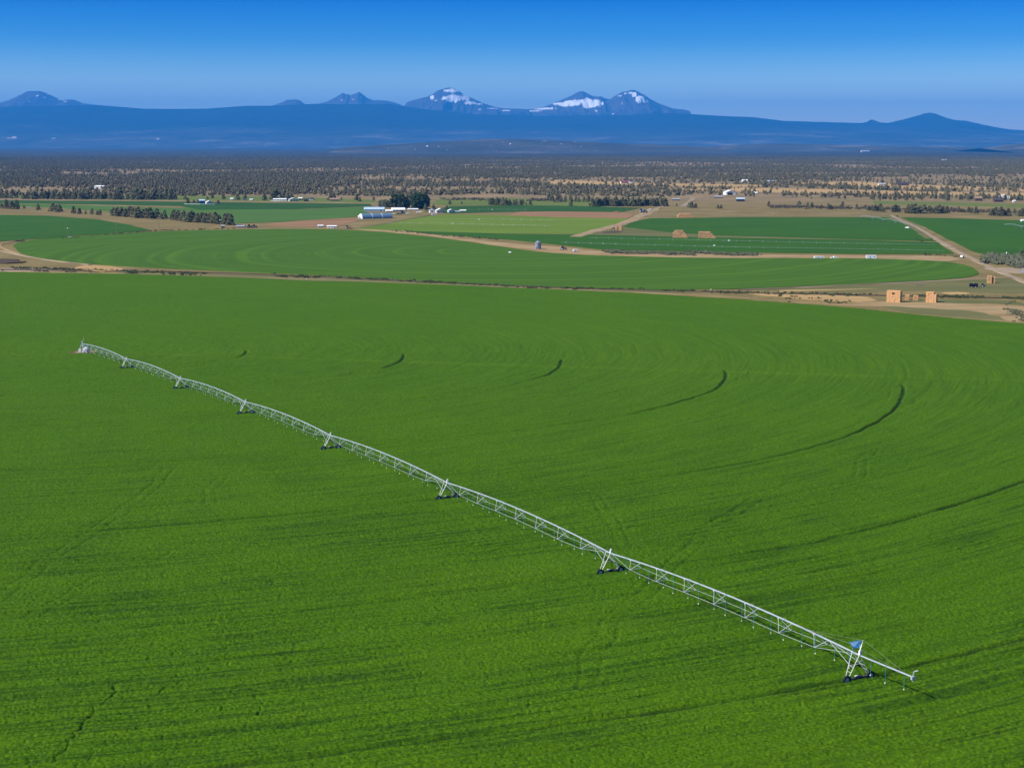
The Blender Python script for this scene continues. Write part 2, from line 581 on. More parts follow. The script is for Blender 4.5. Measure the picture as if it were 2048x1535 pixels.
    rad_ = math_('ADD', rad_, math_('MULTIPLY', nnoise(n, l, pos, 0.03, 2), 2.0))
    ang_ = math_('ARCTAN2', qy, qx)
    row_f = None
    for w_, k_, lo_, hi_, st_ in ((0.75, 11.0, 0.50, 0.37, 0.8), (1.7, 9.0, 0.46, 0.36, 0.8), (4.5, 7.0, 0.38, 0.32, 0.2)):
        cb = n.new('ShaderNodeCombineXYZ')
        l.new(math_('DIVIDE', rad_, w_), cb.inputs[0])
        l.new(math_('MULTIPLY', ang_, k_), cb.inputs[1])
        cb.inputs[2].default_value = w_ * 7
        f_ = nrange(n, l, nnoise(n, l, cb.outputs[0], 1.0, 2, 0.5), lo_, hi_, 0.0, st_)
        row_f = f_ if row_f is None else math_('MAXIMUM', row_f, f_)
    patchy = math_('MULTIPLY', nrange(n, l, nnoise(n, l, pos, 0.035, 3), 0.36, 0.58, 0.25, 1.0), nrange(n, l, nnoise(n, l, pos, 0.9, 4, 0.7), 0.36, 0.6, 0.4, 1.0))
    grown = nrange(n, l, math_('SUBTRACT', ang_, a_line), 0.03, -0.03, 0.3, 1.0)
    row_f = math_('MULTIPLY', math_('MULTIPLY', row_f, patchy), math_('MULTIPLY', grown, nrange(n, l, sp.outputs['Y'], 430, 260, 0.4, 1.0)))
    c = nmix(n, l, row_f, c, (0.012, 0.040, 0.003))
    c = nmix(n, l, nrange(n, l, gp, 0.1, 0.9, 0.0, 0.85), c, (0.014, 0.036, 0.006))
    c = nmix(n, l, nrange(n, l, so, 0.3, 0.6), c, (0.19, 0.13, 0.075))
    l.new(c, b.inputs['Base Color'])
    bp = n.new('ShaderNodeBump')
    bp.inputs['Strength'].default_value = 0.8
    bp.inputs['Distance'].default_value = 0.12
    l.new(math_('SUBTRACT', nnoise(n, l, pos, 3.0, 6, 0.7), math_('MULTIPLY', row_f, 0.7)), bp.inputs['Height'])
    l.new(bp.outputs['Normal'], b.inputs['Normal'])
    o = link('alfalfa_field', np_mesh('alfalfa_field', v, quads=grid_quads(nr, na), mats=[m], attrs={'tone': tone, 'gap': gap, 'soil': soil}))
    tag(o, 'big bright green alfalfa field with circular wheel tracks round the irrigation machine', 'crop field', kind='stuff')
near_field()

# ------------------------------------------------------------------ the flat fields further out
def crop_mat(name, dark, light, sx=0.02, sy=0.02, rings=None, ring_w=14.0, ring_amt=0.35):
    m, n, l, b, pos = base_mat(name, 0.85, 0.1)
    mp = n.new('ShaderNodeMapping')
    mp.inputs['Scale'].default_value = (sx, sy, 0.02)
    l.new(pos, mp.inputs['Vector'])
    f = nnoise(n, l, mp.outputs[0], 1.0, 8, 0.62)
    c = nramp(n, l, f, [(0.3, dark), (0.7, light)])
    if rings is not None:
        vd = n.new('ShaderNodeVectorMath')
        vd.operation = 'DISTANCE'
        vd.inputs[1].default_value = (rings[0], rings[1], 0)
        l.new(pos, vd.inputs[0])
        warp = nnoise(n, l, pos, 0.004, 2)
        ad = n.new('ShaderNodeMath')
        ad.operation = 'MULTIPLY_ADD'
        ad.inputs[1].default_value = 40.0
        l.new(warp, ad.inputs[0])
        l.new(vd.outputs['Value'], ad.inputs[2])
        cx = n.new('ShaderNodeCombineXYZ')
        dv = n.new('ShaderNodeMath')
        dv.operation = 'DIVIDE'
        dv.inputs[1].default_value = ring_w
        l.new(ad.outputs[0], dv.inputs[0])
        l.new(dv.outputs[0], cx.inputs[0])
        f2 = nnoise(n, l, cx.outputs[0], 1.0, 3, 0.6)
        c2 = nramp(n, l, f2, [(0.34, tuple(x * 0.72 for x in dark)), (0.5, dark), (0.68, tuple(x * 1.3 for x in light))])
        c = nmix(n, l, ring_amt, c, c2)
    fine = nnoise(n, l, pos, 0.7, 4, 0.7)
    bp = n.new('ShaderNodeBump')
    bp.inputs['Strength'].default_value = 0.5
    bp.inputs['Distance'].default_value = 0.3
    l.new(fine, bp.inputs['Height'])
    l.new(bp.outputs['Normal'], b.inputs['Normal'])
    l.new(c, b.inputs['Base Color'])
    return m

def smooth_poly(pts, it=1):
    for _ in range(it):
        q = []
        for a, b in zip(pts, pts[1:] + pts[:1]):
            q.append(tuple(0.75 * a[i] + 0.25 * b[i] for i in range(2)))
            q.append(tuple(0.25 * a[i] + 0.75 * b[i] for i in range(2)))
        pts = q
    return pts

FIELD_POLYS = []
def field(name, px_pts, m, up, label, cat='crop field', kind='stuff', smooth=0, jitter=0.9):
    """a crop or soil patch: a closed slab that stands `up` metres above the ground, its outline read off the photograph"""
    if smooth:
        px_pts = smooth_poly(px_pts, smooth)
    P = [G(*p) for p in px_pts]
    P2 = []
    for a, b in zip(P, P[1:] + P[:1]):                # finer outline so that it follows the terrain, with a ragged edge
        k = max(1, int((b - a).length / 25))
        for i in range(k):
            q = a.lerp(b, i / k)
            if jitter:
                q = q + Vector((random.uniform(-jitter, jitter), random.uniform(-jitter, jitter) * 1.6, 0))
            P2.append(q)
    import mathutils
    poly = [[Vector((p.x, p.y, 0)) for p in P2]]
    tris = mathutils.geometry.tessellate_polygon(poly)
    n = len(P2)
    vs, fs = [], []
    for p in P2:
        vs.append((p.x, p.y, float(zterr(p.x, p.y)) + up))
    for p in P2:
        vs.append((p.x, p.y, float(zterr(p.x, p.y)) - 0.3))
    area = sum(P2[i].x * P2[(i + 1) % n].y - P2[(i + 1) % n].x * P2[i].y for i in range(n))
    for t in tris:
        a, b, c = (Vector((P2[i].x, P2[i].y, 0)) for i in t)
        fs.append(tuple(t) if (b - a).cross(c - a).z > 0 else tuple(t)[::-1])
    for i in range(n):
        j = (i + 1) % n
        fs.append((i, n + i, n + j, j) if area > 0 else (j, n + j, n + i, i))
    mb = MB().use(m)
    mb.add(vs, fs)
    o = mb.build(name)
    tag(o, label, cat if kind == 'stuff' else None, kind=kind)
    FIELD_POLYS.append([(p.x, p.y) for p in P2])
    return o

MIDC = G(1010, 503)
M_mid = crop_mat('alfalfa_cut', (0.064, 0.154, 0.004), (0.102, 0.214, 0.008), 0.006, 0.03, rings=(MIDC.x, MIDC.y), ring_w=13, ring_amt=0.5)
M_dark = crop_mat('dark_crop', (0.036, 0.120, 0.003), (0.058, 0.158, 0.005), 0.01, 0.02)
M_dark2 = crop_mat('dark_crop_blue', (0.030, 0.100, 0.010), (0.050, 0.135, 0.014), 0.008, 0.02)
M_light = crop_mat('light_crop', (0.135, 0.230, 0.016), (0.20, 0.29, 0.03), 0.004, 0.012)
M_pale = crop_mat('pale_pasture', (0.125, 0.19, 0.030), (0.20, 0.235, 0.05), 0.006, 0.02)
M_med = crop_mat('medium_crop', (0.075, 0.175, 0.022), (0.11, 0.22, 0.035), 0.006, 0.02)
M_soil = crop_mat('tilled_soil', (0.30, 0.165, 0.075), (0.43, 0.26, 0.13), 0.008, 0.03)
M_gold = crop_mat('golden_grass', (0.46, 0.30, 0.12), (0.66, 0.45, 0.20), 0.008, 0.03)
M_tan = crop_mat('tan_earth', (0.30, 0.205, 0.085), (0.56, 0.41, 0.21), 0.02, 0.04)
M_road = crop_mat('dirt_road', (0.33, 0.25, 0.155), (0.50, 0.39, 0.26), 0.03, 0.06)
M_olive = crop_mat('olive_pasture', (0.14, 0.155, 0.04), (0.23, 0.21, 0.085), 0.01, 0.02)
M_brush = crop_mat('brown_brush', (0.075, 0.055, 0.035), (0.13, 0.095, 0.06), 0.03, 0.05)

field('mown_field', [(24, 494), (36, 485), (75, 479), (160, 472), (250, 467), (340, 462), (460, 459.5), (600, 458), (700, 460), (790, 466), (870, 475), (950, 486), (1030, 498), (1090, 506), (1200, 512), (1400, 516.5), (1600, 517), (1760, 518), (1880, 522), (1940, 532), (1962, 545), (1950, 553), (1900, 559), (1790, 565), (1650, 572), (1480, 578), (1330, 580.5), (1200, 579), (1060, 573), (900, 565), (740, 556), (600, 549), (400, 540), (200, 530), (100, 521), (45, 508)],
      M_mid, 0.30, 'half-moon green alfalfa field with mowing arcs, beyond the canal strip', smooth=1)
field('crop_field', [(-500, 424), (0, 430), (100, 432), (200, 440), (262, 451), (302, 461), (250, 465.5), (160, 471), (90, 477), (0, 483), (-500, 500)], M_dark, 0.32, 'dark green rounded crop field at the left, before the windbreak')
field('crop_field', [(-400, 399), (0, 401), (300, 403), (560, 406), (740, 408), (745, 412), (600, 418), (400, 420), (360, 412), (0, 406), (-400, 404)], M_dark2, 0.34, 'bluish dark green crop strip behind the left windbreak trees')
field('crop_field', [(-400, 405), (0, 407.5), (100, 409), (350, 416), (600, 419), (745, 413), (730, 424), (742, 429), (690, 436), (560, 444), (470, 447), (330, 431), (230, 424), (100, 415), (0, 411), (-400, 406)], M_med, 0.30, 'medium green crop field between the windbreak and the farmyard')
field('pasture', [(-400, 392), (60, 396), (340, 400), (560, 403), (760, 405), (740, 399), (560, 393), (350, 391), (100, 390)], M_pale, 0.20, 'pale green pasture in front of the left juniper woodland', 'pasture')
field('tilled_field', [(522, 450), (560, 445), (640, 438), (700, 435), (722, 439), (700, 446), (676, 453), (600, 454)], M_soil, 0.18, kind='structure', label=None, smooth=1)
field('crop_field', [(704, 457), (745, 452), (800, 441), (855, 433), (900, 429), (1010, 431), (1120, 435), (1262, 438), (1168, 468), (1000, 467), (800, 462)], M_light, 0.30, 'yellow-green light crop field in front of the farmhouses')
field('crop_field', [(846, 423), (900, 413), (1010, 411), (1150, 412), (1282, 416), (1245, 424), (1100, 422.5), (1010, 424), (900, 427)], M_dark2, 0.33, 'bluish dark green crop strip behind the brown tilled field')
field('tilled_field', [(1010, 431), (1040, 423.5), (1150, 423.5), (1245, 425), (1268, 430), (1255, 437), (1150, 434.5)], M_soil, 0.18, kind='structure', label=None)
field('crop_field', [(808, 461.5), (1000, 468), (1160, 469.5), (1240, 471), (1350, 474), (1700, 480), (1876, 485), (1908, 508), (1700, 508), (1500, 505), (1340, 502), (1210, 500), (1130, 491), (1000, 478), (850, 467)], M_dark, 0.34, 'long dark green crop strip crossed by two wheel lines')
field('crop_field', [(1246, 454), (1262, 445), (1300, 437), (1500, 434.5), (1775, 435), (1812, 449), (1872, 483), (1700, 478.5), (1430, 471), (1340, 465)], M_dark, 0.33, 'dark green crop field behind the pair of long hay stacks')
field('crop_field', [(1802, 435), (1900, 437), (2048, 441), (2600, 446), (2600, 540), (2080, 514), (2000, 515), (1950, 505), (1895, 478), (1850, 454)], M_dark, 0.31, 'dark green crop field right of the dirt road')
field('pasture', [(1745, 402), (1900, 405), (2048, 409), (2500, 412), (2500, 418), (2048, 415), (1900, 411), (1750, 408)], M_pale, 0.20, 'narrow green pasture strip between the right woodland and the lone trees', 'pasture')
field('pasture', [(860, 408), (880, 398), (1000, 396), (1180, 399), (1330, 403), (1335, 410), (1190, 413), (1000, 410), (900, 412)], M_pale, 0.20, 'pale pasture around the row of dark pines at the centre', 'pasture')
field('dry_meadow', [(1082, 369), (1108, 360.5), (1180, 362), (1300, 367), (1420, 368), (1540, 370.5), (1500, 374), (1330, 371), (1180, 370.5)], M_gold, 0.16, kind='structure', label=None)
field('dry_meadow', [(1350, 377), (1480, 375), (1700, 380), (1990, 386), (2300, 386), (2300, 391), (1950, 392), (1700, 388), (1500, 384), (1380, 381)], M_gold, 0.17, kind='structure', label=None)
field('dry_meadow', [(1580, 366), (1700, 363), (1900, 372), (2048, 378), (2048, 382), (1850, 378), (1650, 370)], M_gold, 0.17, kind='structure', label=None)
field('bare_strip', [(700, 458), (780, 459), (900, 473), (1020, 487), (1120, 494), (1210, 503), (1330, 507), (1500, 509), (1700, 511), (1900, 512), (1930, 518), (1900, 522), (1700, 516.5), (1400, 515.5), (1200, 511), (1090, 504), (1030, 496), (950, 484), (870, 473), (760, 462)], M_tan, 0.14, kind='structure', label=None, jitter=2.0)
field('stackyard', [(1165, 469), (1225, 455), (1260, 456), (1350, 464), (1430, 471), (1700, 478), (1880, 485), (1700, 480.5), (1350, 474.5)], M_olive, 0.15, kind='structure', label=None)
field('dirt_patch', [(-100, 536), (60, 536), (140, 540), (100, 543), (-100, 543)], M_road, 0.13, kind='structure', label=None, smooth=1)
field('sandy_bank', [(145, 538), (165, 531), (215, 532), (260, 541), (200, 544)], M_gold, 0.55, kind='structure', label=None, smooth=2)
field('brush_patch', [(-100, 517), (0, 519), (45, 521), (52, 525), (10, 528), (-100, 527)], M_brush, 0.7, 'low dark brown brush heap at the left edge', 'brush', smooth=1, jitter=3.0)
field('sandy_patch', [(1480, 586), (1540, 583), (1640, 589), (1740, 594), (1756, 602), (1700, 604), (1560, 594)], M_gold, 0.13, kind='structure', label=None, smooth=2, jitter=1.5)
field('sandy_patch', [(1880, 585), (1930, 584), (1945, 588), (1890, 588.5)], M_gold, 0.13, kind='structure', label=None, smooth=1)
field('sandy_patch', [(1640, 579), (1780, 576), (1700, 580), (1560, 583), (1560, 580.5)], M_gold, 0.13, kind='structure', label=None, smooth=1, jitter=1.0)
field('rough_grass', [(1490, 581), (1600, 577), (1790, 568), (1960, 557), (2010, 554), (2060, 572), (2060, 588), (1900, 583), (1780, 582), (1640, 584)], M_olive, 0.11, 'rough green grass around the black tank trailer', 'grass', smooth=1)
field('rough_grass', [(1740, 607), (1800, 600), (1900, 598), (2060, 602), (2100, 640), (2000, 640), (1880, 632), (1800, 624)], M_olive, 0.11, 'rough green grass between the hay stacks and the near field', 'grass', smooth=1)
field('rough_grass', [(230, 543), (640, 552), (1100, 573), (1330, 581.5), (1420, 585), (1330, 586.5), (1100, 580), (900, 572), (600, 562), (230, 547)], M_olive, 0.1, 'strip of rough grass along the canal behind the near alfalfa field', 'grass', jitter=1.5)
field('dirt_patch', [(1560, 602), (1640, 606), (1780, 603), (1900, 606), (2060, 610), (2150, 640), (1990, 634), (1960, 622), (1800, 613), (1700, 612)], M_tan, 0.13, kind='structure', label=None, smooth=2, jitter=1.5)
field('dirt_patch', [(1960, 536), (1990, 535), (2048, 536), (2200, 540), (2200, 552), (2048, 547), (2010, 545)], M_road, 0.13, kind='structure', label=None, smooth=1)
field('dirt_patch', [(1990, 620), (2030, 612), (2048, 618), (2060, 645), (2000, 640)], M_tan, 0.17, kind='structure', label=None, smooth=2)
field('dirt_patch', [(1205, 463), (1250, 462), (1240, 466), (1200, 466)], M_brush, 0.2, kind='structure', label=None, smooth=1)

def road(name, px_pts, width, m, up=0.2, ruts=False):
    pts = []
    P = [G(*p) for p in px_pts]
    for a, b in zip(P, P[1:]):
        k = max(1, int((b - a).length / 20))
        pts += [a.lerp(b, i / k) for i in range(k)]
    pts.append(P[-1])
    for _ in range(6):
        pts = [pts[0]] + [(pts[i - 1] + pts[i] * 2 + pts[i + 1]) / 4 for i in range(1, len(pts) - 1)] + [pts[-1]]
    vs, fs = [], []
    for i, p in enumerate(pts):
        d = pts[min(i + 1, len(pts) - 1)] - pts[max(i - 1, 0)]
        nrm = Vector((-d.y, d.x, 0)).normalized()
        for s, dz in ((1, -0.2), (0.85, 1), (-0.85, 1), (-1, -0.2)):
            q = p + nrm * (s * width / 2 * random.uniform(0.78, 1.22))
            vs.append((q.x, q.y, float(zterr(q.x, q.y)) + (up if dz > 0 else -0.1)))
    for i in range(len(pts) - 1):
        for j in range(3):
            a = i * 4 + j
            fs.append((a, a + 1, a + 5, a + 4)[::-1])
    o = MB().use(m).add(vs, fs).build(name)
    tag(o, kind='structure')
road('dirt_road', [(2140, 600), (2048, 563), (1992, 541), (1945, 518), (1905, 498), (1868, 476), (1835, 455), (1800, 440), (1782, 431)], 5.5, M_road, 0.42)
road('dirt_road', [(1150, 474), (1172, 467), (1225, 453), (1262, 442), (1285, 430), (1312, 418), (1330, 411)], 6.0, M_road, 0.42)
road('road_verge', [(1150, 474), (1172, 467), (1225, 453), (1262, 442), (1285, 430), (1312, 418)], 15.0, M_tan, 0.36)
road('road_verge', [(1860, 478), (1842, 462), (1822, 450), (1795, 437), (1782, 431)], 13.0, M_olive, 0.37)
road('farm_track', [(1364, 414), (1378, 405), (1388, 396)], 9.0, M_road, 0.35)
road('farm_track', [(-60, 497), (-5, 495), (8, 497), (6, 503), (20, 508), (48, 514), (120, 524), (180, 530)], 3.6, M_road, 0.4)
road('farm_track', [(40, 509), (-20, 488), (10, 484), (40, 481)], 3.4, M_tan, 0.42)
road('farm_track', [(1480, 580), (1600, 575), (1790, 567), (1900, 561), (2010, 553), (2040, 556)], 3.2, M_road, 0.42)
road('farm_track', [(700, 458), (750, 452), (800, 442), (860, 430)], 7, M_olive, 0.4)
road('canal_track', [(-300, 541), (0, 543), (100, 544), (240, 547), (400, 549), (600, 558), (900, 569), (1100, 576), (1250, 583), (1400, 590), (1500, 596)], 2.6, M_tan, 0.12)
road('canal_bank', [(-300, 537), (0, 539), (150, 541), (400, 544), (640, 553), (900, 567), (1100, 575), (1400, 584), (1700, 590), (2048, 597), (2300, 602)], 6.0, M_brush, 0.35)

# ------------------------------------------------------------------ hills and mountains
def interp_px(pts):
    xs = np.array([p[0] for p in pts], float)
    ys = np.array([p[1] for p in pts], float)
    return lambda x: np.interp(x, xs, ys)

def mountain_mat():
    m, n, l, b, pos = base_mat('mountain_slopes', 0.9, 0.05)
    forest = nramp(n, l, nnoise(n, l, pos, 0.0009, 8, 0.7), [(0.3, (0.016, 0.026, 0.022)), (0.6, (0.028, 0.042, 0.034)), (0.74, (0.05, 0.055, 0.045)), (0.86, (0.20, 0.18, 0.14))])
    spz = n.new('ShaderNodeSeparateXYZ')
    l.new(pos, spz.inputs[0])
    dry = nramp(n, l, nnoise(n, l, pos, 0.0007, 8, 0.72), [(0.38, (0.045, 0.055, 0.05)), (0.55, (0.10, 0.105, 0.095)), (0.66, (0.27, 0.23, 0.19))])  # low slopes: dry scrub tone, with thicker low-lying haze painted into the colour
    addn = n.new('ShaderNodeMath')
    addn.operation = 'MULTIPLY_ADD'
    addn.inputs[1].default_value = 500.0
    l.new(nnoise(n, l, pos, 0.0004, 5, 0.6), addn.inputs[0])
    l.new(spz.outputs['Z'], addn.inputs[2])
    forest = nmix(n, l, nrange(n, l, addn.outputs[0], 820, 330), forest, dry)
    rock = nramp(n, l, nnoise(n, l, pos, 0.004, 8, 0.7), [(0.3, (0.06, 0.052, 0.055)), (0.7, (0.16, 0.13, 0.13))])
    c = nmix(n, l, nattr(n, 'rock'), forest, rock)
    c = nmix(n, l, nattr(n, 'snow'), c, (0.85, 0.86, 0.88))
    l.new(c, b.inputs['Base Color'])
    return m
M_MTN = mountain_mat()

def ridge(name, prof, x0, x1, dist, depth, seed, back=0.5, rough=0.0, rock_from=1e9, snow=None, nx=420, ny=90, power=1.25, toe=0.0):
    """a mountain mass: its skyline from the photograph's outline at `dist`, falling away in front over `depth` and behind"""
    f = interp_px(prof)
    px = np.linspace(x0, x1, nx)
    t = np.concatenate([np.linspace(-1, 0, ny)[:-1], np.linspace(0, back, ny // 3)])
    PXX, T = np.meshgrid(px, t)
    Y = dist + T * depth
    X = (PXX - PW / 2) / F_PX * dist * (1 + 0.0 * T)
    # height of the skyline above the plain
    crest = (HOR - f(PXX)) / F_PX * dist + ZF
    edge = sstep(x0, x0 + 0.12 * (x1 - x0), PXX) * sstep(x1, x1 - 0.12 * (x1 - x0), PXX)
    fall = np.clip(1 - np.abs(T) / np.where(T < 0, 1.0, back), 0, 1) ** power
    g = fbm(X / 1400 + seed, Y / 2600 + seed, 6) - 0.5
    g2 = fbm(X / 420 + seed * 2, Y / 1500 + seed, 5) - 0.5
    Z = np.maximum(crest, 0) * fall
    Z += (g * 0.30 + g2 * 0.14 * (1 + rough)) * np.maximum(crest, 60) * np.clip(np.abs(T) * 5, 0, 1) * fall * (0.35 + rough)
    Z = Z - 8 * (fall <= 0.001)
    if edge is not None and toe:
        Z = Z * edge
    rel = Z
    rock = sstep(rock_from * 0.85, rock_from * 1.12, rel + (fbm(X / 500, Y / 900, 4) - 0.5) * 300)
    sn = np.zeros_like(Z)
    apx, apy = to_px(X, Y, Z)
    if snow:
        nz = 0.5 * fbm(X / 50 + 5, Y / 330 + 9, 4) + 0.5 * fbm(X / 210 + 15, Y / 800 + 2, 4)
        for cx, cy, rx, ry, st in snow:
            d = ((apx - cx) / rx) ** 2 + ((apy - cy) / ry) ** 2
            sn = np.maximum(sn, sstep(1.05, 0.85, d + (nz - 0.5) * 3.4) * st)
        sn = sn * (T < 0.05)
    v = np.stack([X, Y, Z], -1).reshape(-1, 3)
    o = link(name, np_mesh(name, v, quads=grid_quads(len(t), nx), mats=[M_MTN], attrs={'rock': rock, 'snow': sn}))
    tag(o, kind='structure')
    return o

ridge('foothills', [(-700, 232), (-300, 224), (0, 217), (140, 213), (205, 212), (300, 219.5), (340, 220), (420, 219.5), (500, 214), (560, 213.5), (640, 210), (700, 211), (780, 210), (850, 220), (950, 230), (1060, 234), (1150, 233), (1250, 232), (1340, 228), (1440, 233.5), (1500, 236), (1560, 243), (1700, 247), (1800, 249), (2048, 266), (2400, 272), (2800, 276)],
      -700, 2760, 38500, 10500, 3.0, back=0.25, rough=0.15, nx=900, ny=120, power=1.1, rock_from=1e9)
ridge('foothills', [(-700, 262), (0, 258), (200, 256), (400, 262), (600, 258), (850, 262), (1050, 266), (1250, 256), (1400, 262), (1600, 266), (1800, 262), (2048, 276), (2700, 280)],
      -700, 2760, 36000, 7500, 8.0, back=0.8, rough=0.1, nx=700, ny=60, power=1.1)
ridge('mountain', [(-90, 226), (0, 213), (35, 203), (60, 192), (72, 186), (84, 185.5), (95, 185), (106, 188), (130, 199), (141, 204), (150, 202), (158, 201.5), (166, 203), (180, 209), (215, 213), (260, 226)], -90, 262, 44000, 6500, 11.0, rough=0.5, rock_from=1010,
      snow=[(75, 191.5, 2.5, 1.2, 1), (97, 188, 3, 1, 1), (118, 199, 1.6, 1.6, 1), (131, 203, 2, 1, 0.9), (90, 195, 3, .7, .7), (58, 203, 1.5, .8, .8)], toe=1, nx=300)
ridge('mountain', [(530, 222), (555, 213), (572, 207), (582, 202.5), (590, 202), (600, 201.5), (608, 204), (615, 210), (650, 222)], 530, 652, 43000, 4000, 12.0, rough=0.5, rock_from=760, toe=1, nx=160)
ridge('mountain', [(610, 224), (640, 211), (662, 205), (680, 196), (692, 188.5), (697, 192), (703, 191), (706, 194), (712, 191.5), (717, 190), (724, 187), (731, 192), (738, 198), (750, 203), (778, 204), (795, 208), (840, 225)], 610, 842, 45000, 5500, 13.0, rough=0.8, rock_from=920,
      snow=[(684, 200, 3, 1.0, 1), (722, 195, 1.5, 1.5, .7), (706, 199, 3, .8, .7)], toe=1, nx=260)
ridge('mountain', [(780, 226), (820, 206), (845, 199), (858, 196), (868, 191), (878, 184), (888, 181.5), (900, 178.5), (910, 180), (918, 184), (926, 190), (945, 199), (965, 208), (990, 216), (1010, 219), (1050, 220), (1090, 228)], 780, 1092, 44000, 6500, 14.0, rough=1.1, rock_from=880,
      snow=[(903, 181.5, 15, 3.6, 1), (912, 197, 30, 7.2, 1), (940, 206, 15, 3.6, 1), (864, 195, 4, 3.6, 1), (958, 208, 7, 1.4, 1), (985, 217, 10, 1, .9), (928, 190, 6, 2, .9), (872, 201, 3, .8, .6), (960, 219, 3, 1, .7), (1012, 221, 9, 1, .9)], toe=1, nx=360)
ridge('mountain', [(1020, 230), (1050, 221), (1078, 219), (1100, 211), (1125, 201), (1142, 194), (1150, 189), (1156, 186.5), (1162, 185), (1170, 189), (1180, 194), (1194, 197), (1198, 196), (1204, 199), (1216, 201), (1250, 214), (1290, 228)], 1020, 1292, 44500, 6500, 15.0, rough=1.1, rock_from=880,
      snow=[(1135, 208, 26, 5.0, 1), (1150, 204, 18, 4.2, 1), (1186, 206, 24, 8.2, 1), (1178, 211, 14, 6.0, 1), (1100, 217, 14, 1.8, 1), (1065, 222, 16, 1.0, .9), (1082, 218, 12, 1.2, .9), (1192, 222, 4, 1.5, .8)], toe=1, nx=320)
ridge('mountain', [(1150, 230), (1190, 213), (1215, 202), (1226, 195), (1240, 187), (1250, 186), (1258, 183), (1266, 183.5), (1274, 188), (1284, 193), (1296, 201), (1312, 209), (1340, 219), (1362, 221), (1400, 230)], 1150, 1402, 43500, 6500, 16.0, rough=1.1, rock_from=880,
      snow=[(1268, 189, 5, 5.5, 1), (1280, 198, 10, 6.0, 1), (1251, 187, 4, 2, .9), (1262, 186, 8, 2.4, .9), (1244, 207, 2, 1.2, .9), (1240, 192, 5, 1.2, .7), (1226, 228, 2, 1, .8), (1290, 202, 6, 3, .9)], toe=1, nx=300)
ridge('mountain', [(1640, 262), (1700, 250), (1722, 245.5), (1732, 240), (1744, 246), (1765, 247), (1800, 239), (1822, 233), (1836, 228.5), (1846, 227), (1858, 229), (1878, 237), (1895, 241), (1920, 243), (1960, 252), (2000, 259), (2060, 263), (2140, 272)], 1640, 2142, 39500, 8500, 17.0, rough=0.15, toe=1, nx=320)
ridge('hill', [(700, 294), (760, 290), (850, 285), (930, 280.5), (985, 278), (1060, 279.5), (1150, 283), (1260, 288), (1360, 291), (1420, 294)], 690, 1430, 15000, 1500, 21.0, back=1.0, rough=0.05, nx=200, ny=40)
ridge('hill', [(1960, 296), (1990, 291), (2020, 287.5), (2060, 289), (2140, 296)], 1950, 2150, 15500, 1200, 22.0, back=1.0, rough=0.05, nx=100, ny=40)
ridge('hill', [(1380, 294), (1480, 289), (1560, 287), (1680, 290), (1800, 292), (1900, 294)], 1370, 1910, 18000, 1800, 23.0, back=1.0, rough=0.05, nx=140, ny=40)

# ------------------------------------------------------------------ trees
M_LEAF = mat('juniper_foliage', (0.27, 0.265, 0.14), 0.9, col2=(0.13, 0.135, 0.07), scale=0.6, spec=0.1, random_tint=0.25)
M_LEAF2 = mat('broadleaf_foliage', (0.06, 0.11, 0.03), 0.9, col2=(0.028, 0.056, 0.018), scale=0.5, spec=0.1, random_tint=0.2)
M_LEAF3 = mat('willow_foliage', (0.19, 0.22, 0.14), 0.9, col2=(0.10, 0.14, 0.08), scale=0.5, spec=0.1, random_tint=0.2)
M_BARK = mat('bark', (0.10, 0.075, 0.05), 0.95, var=0.4, scale=2.0)
M_SAGE = mat('sagebrush', (0.17, 0.18, 0.10), 0.95, col2=(0.085, 0.095, 0.05), scale=0.4)
M_WEED = mat('bank_weeds', (0.075, 0.095, 0.03), 0.95, col2=(0.035, 0.05, 0.016), scale=0.3)

OCT_V = np.array([(1, 0, 0), (-1, 0, 0), (0, 1, 0), (0, -1, 0), (0, 0, 1), (0, 0, -1)], float)
OCT_F = np.array([(0, 2, 4), (2, 1, 4), (1, 3, 4), (3, 0, 4), (2, 0, 5), (1, 2, 5), (3, 1, 5), (0, 3, 5)])

def clumps(pos, size, rng, squash=0.75):
    """leaf clumps: a jagged eight-faced tuft at each position (numpy)"""
    n = len(pos)
    v = OCT_V[None] * (size[:, None, None] * rng.uniform(0.55, 1.45, (n, 6, 1)))
    a = rng.uniform(0, 6.28, n)
    c, s = np.cos(a)[:, None], np.sin(a)[:, None]
    b = rng.uniform(-0.7, 0.7, n)
    cb, sb = np.cos(b)[:, None], np.sin(b)[:, None]
    x, y, z = v[..., 0], v[..., 1], v[..., 2]
    x, z = x * cb - z * sb, x * sb + z * cb
    x, y = x * c - y * s, x * s + y * c
    v = np.stack([x, y, z * squash], -1) + pos[:, None, :]
    f = OCT_F[None] + (np.arange(n) * 6)[:, None, None]
    return v.reshape(-1, 3), f.reshape(-1, 3)

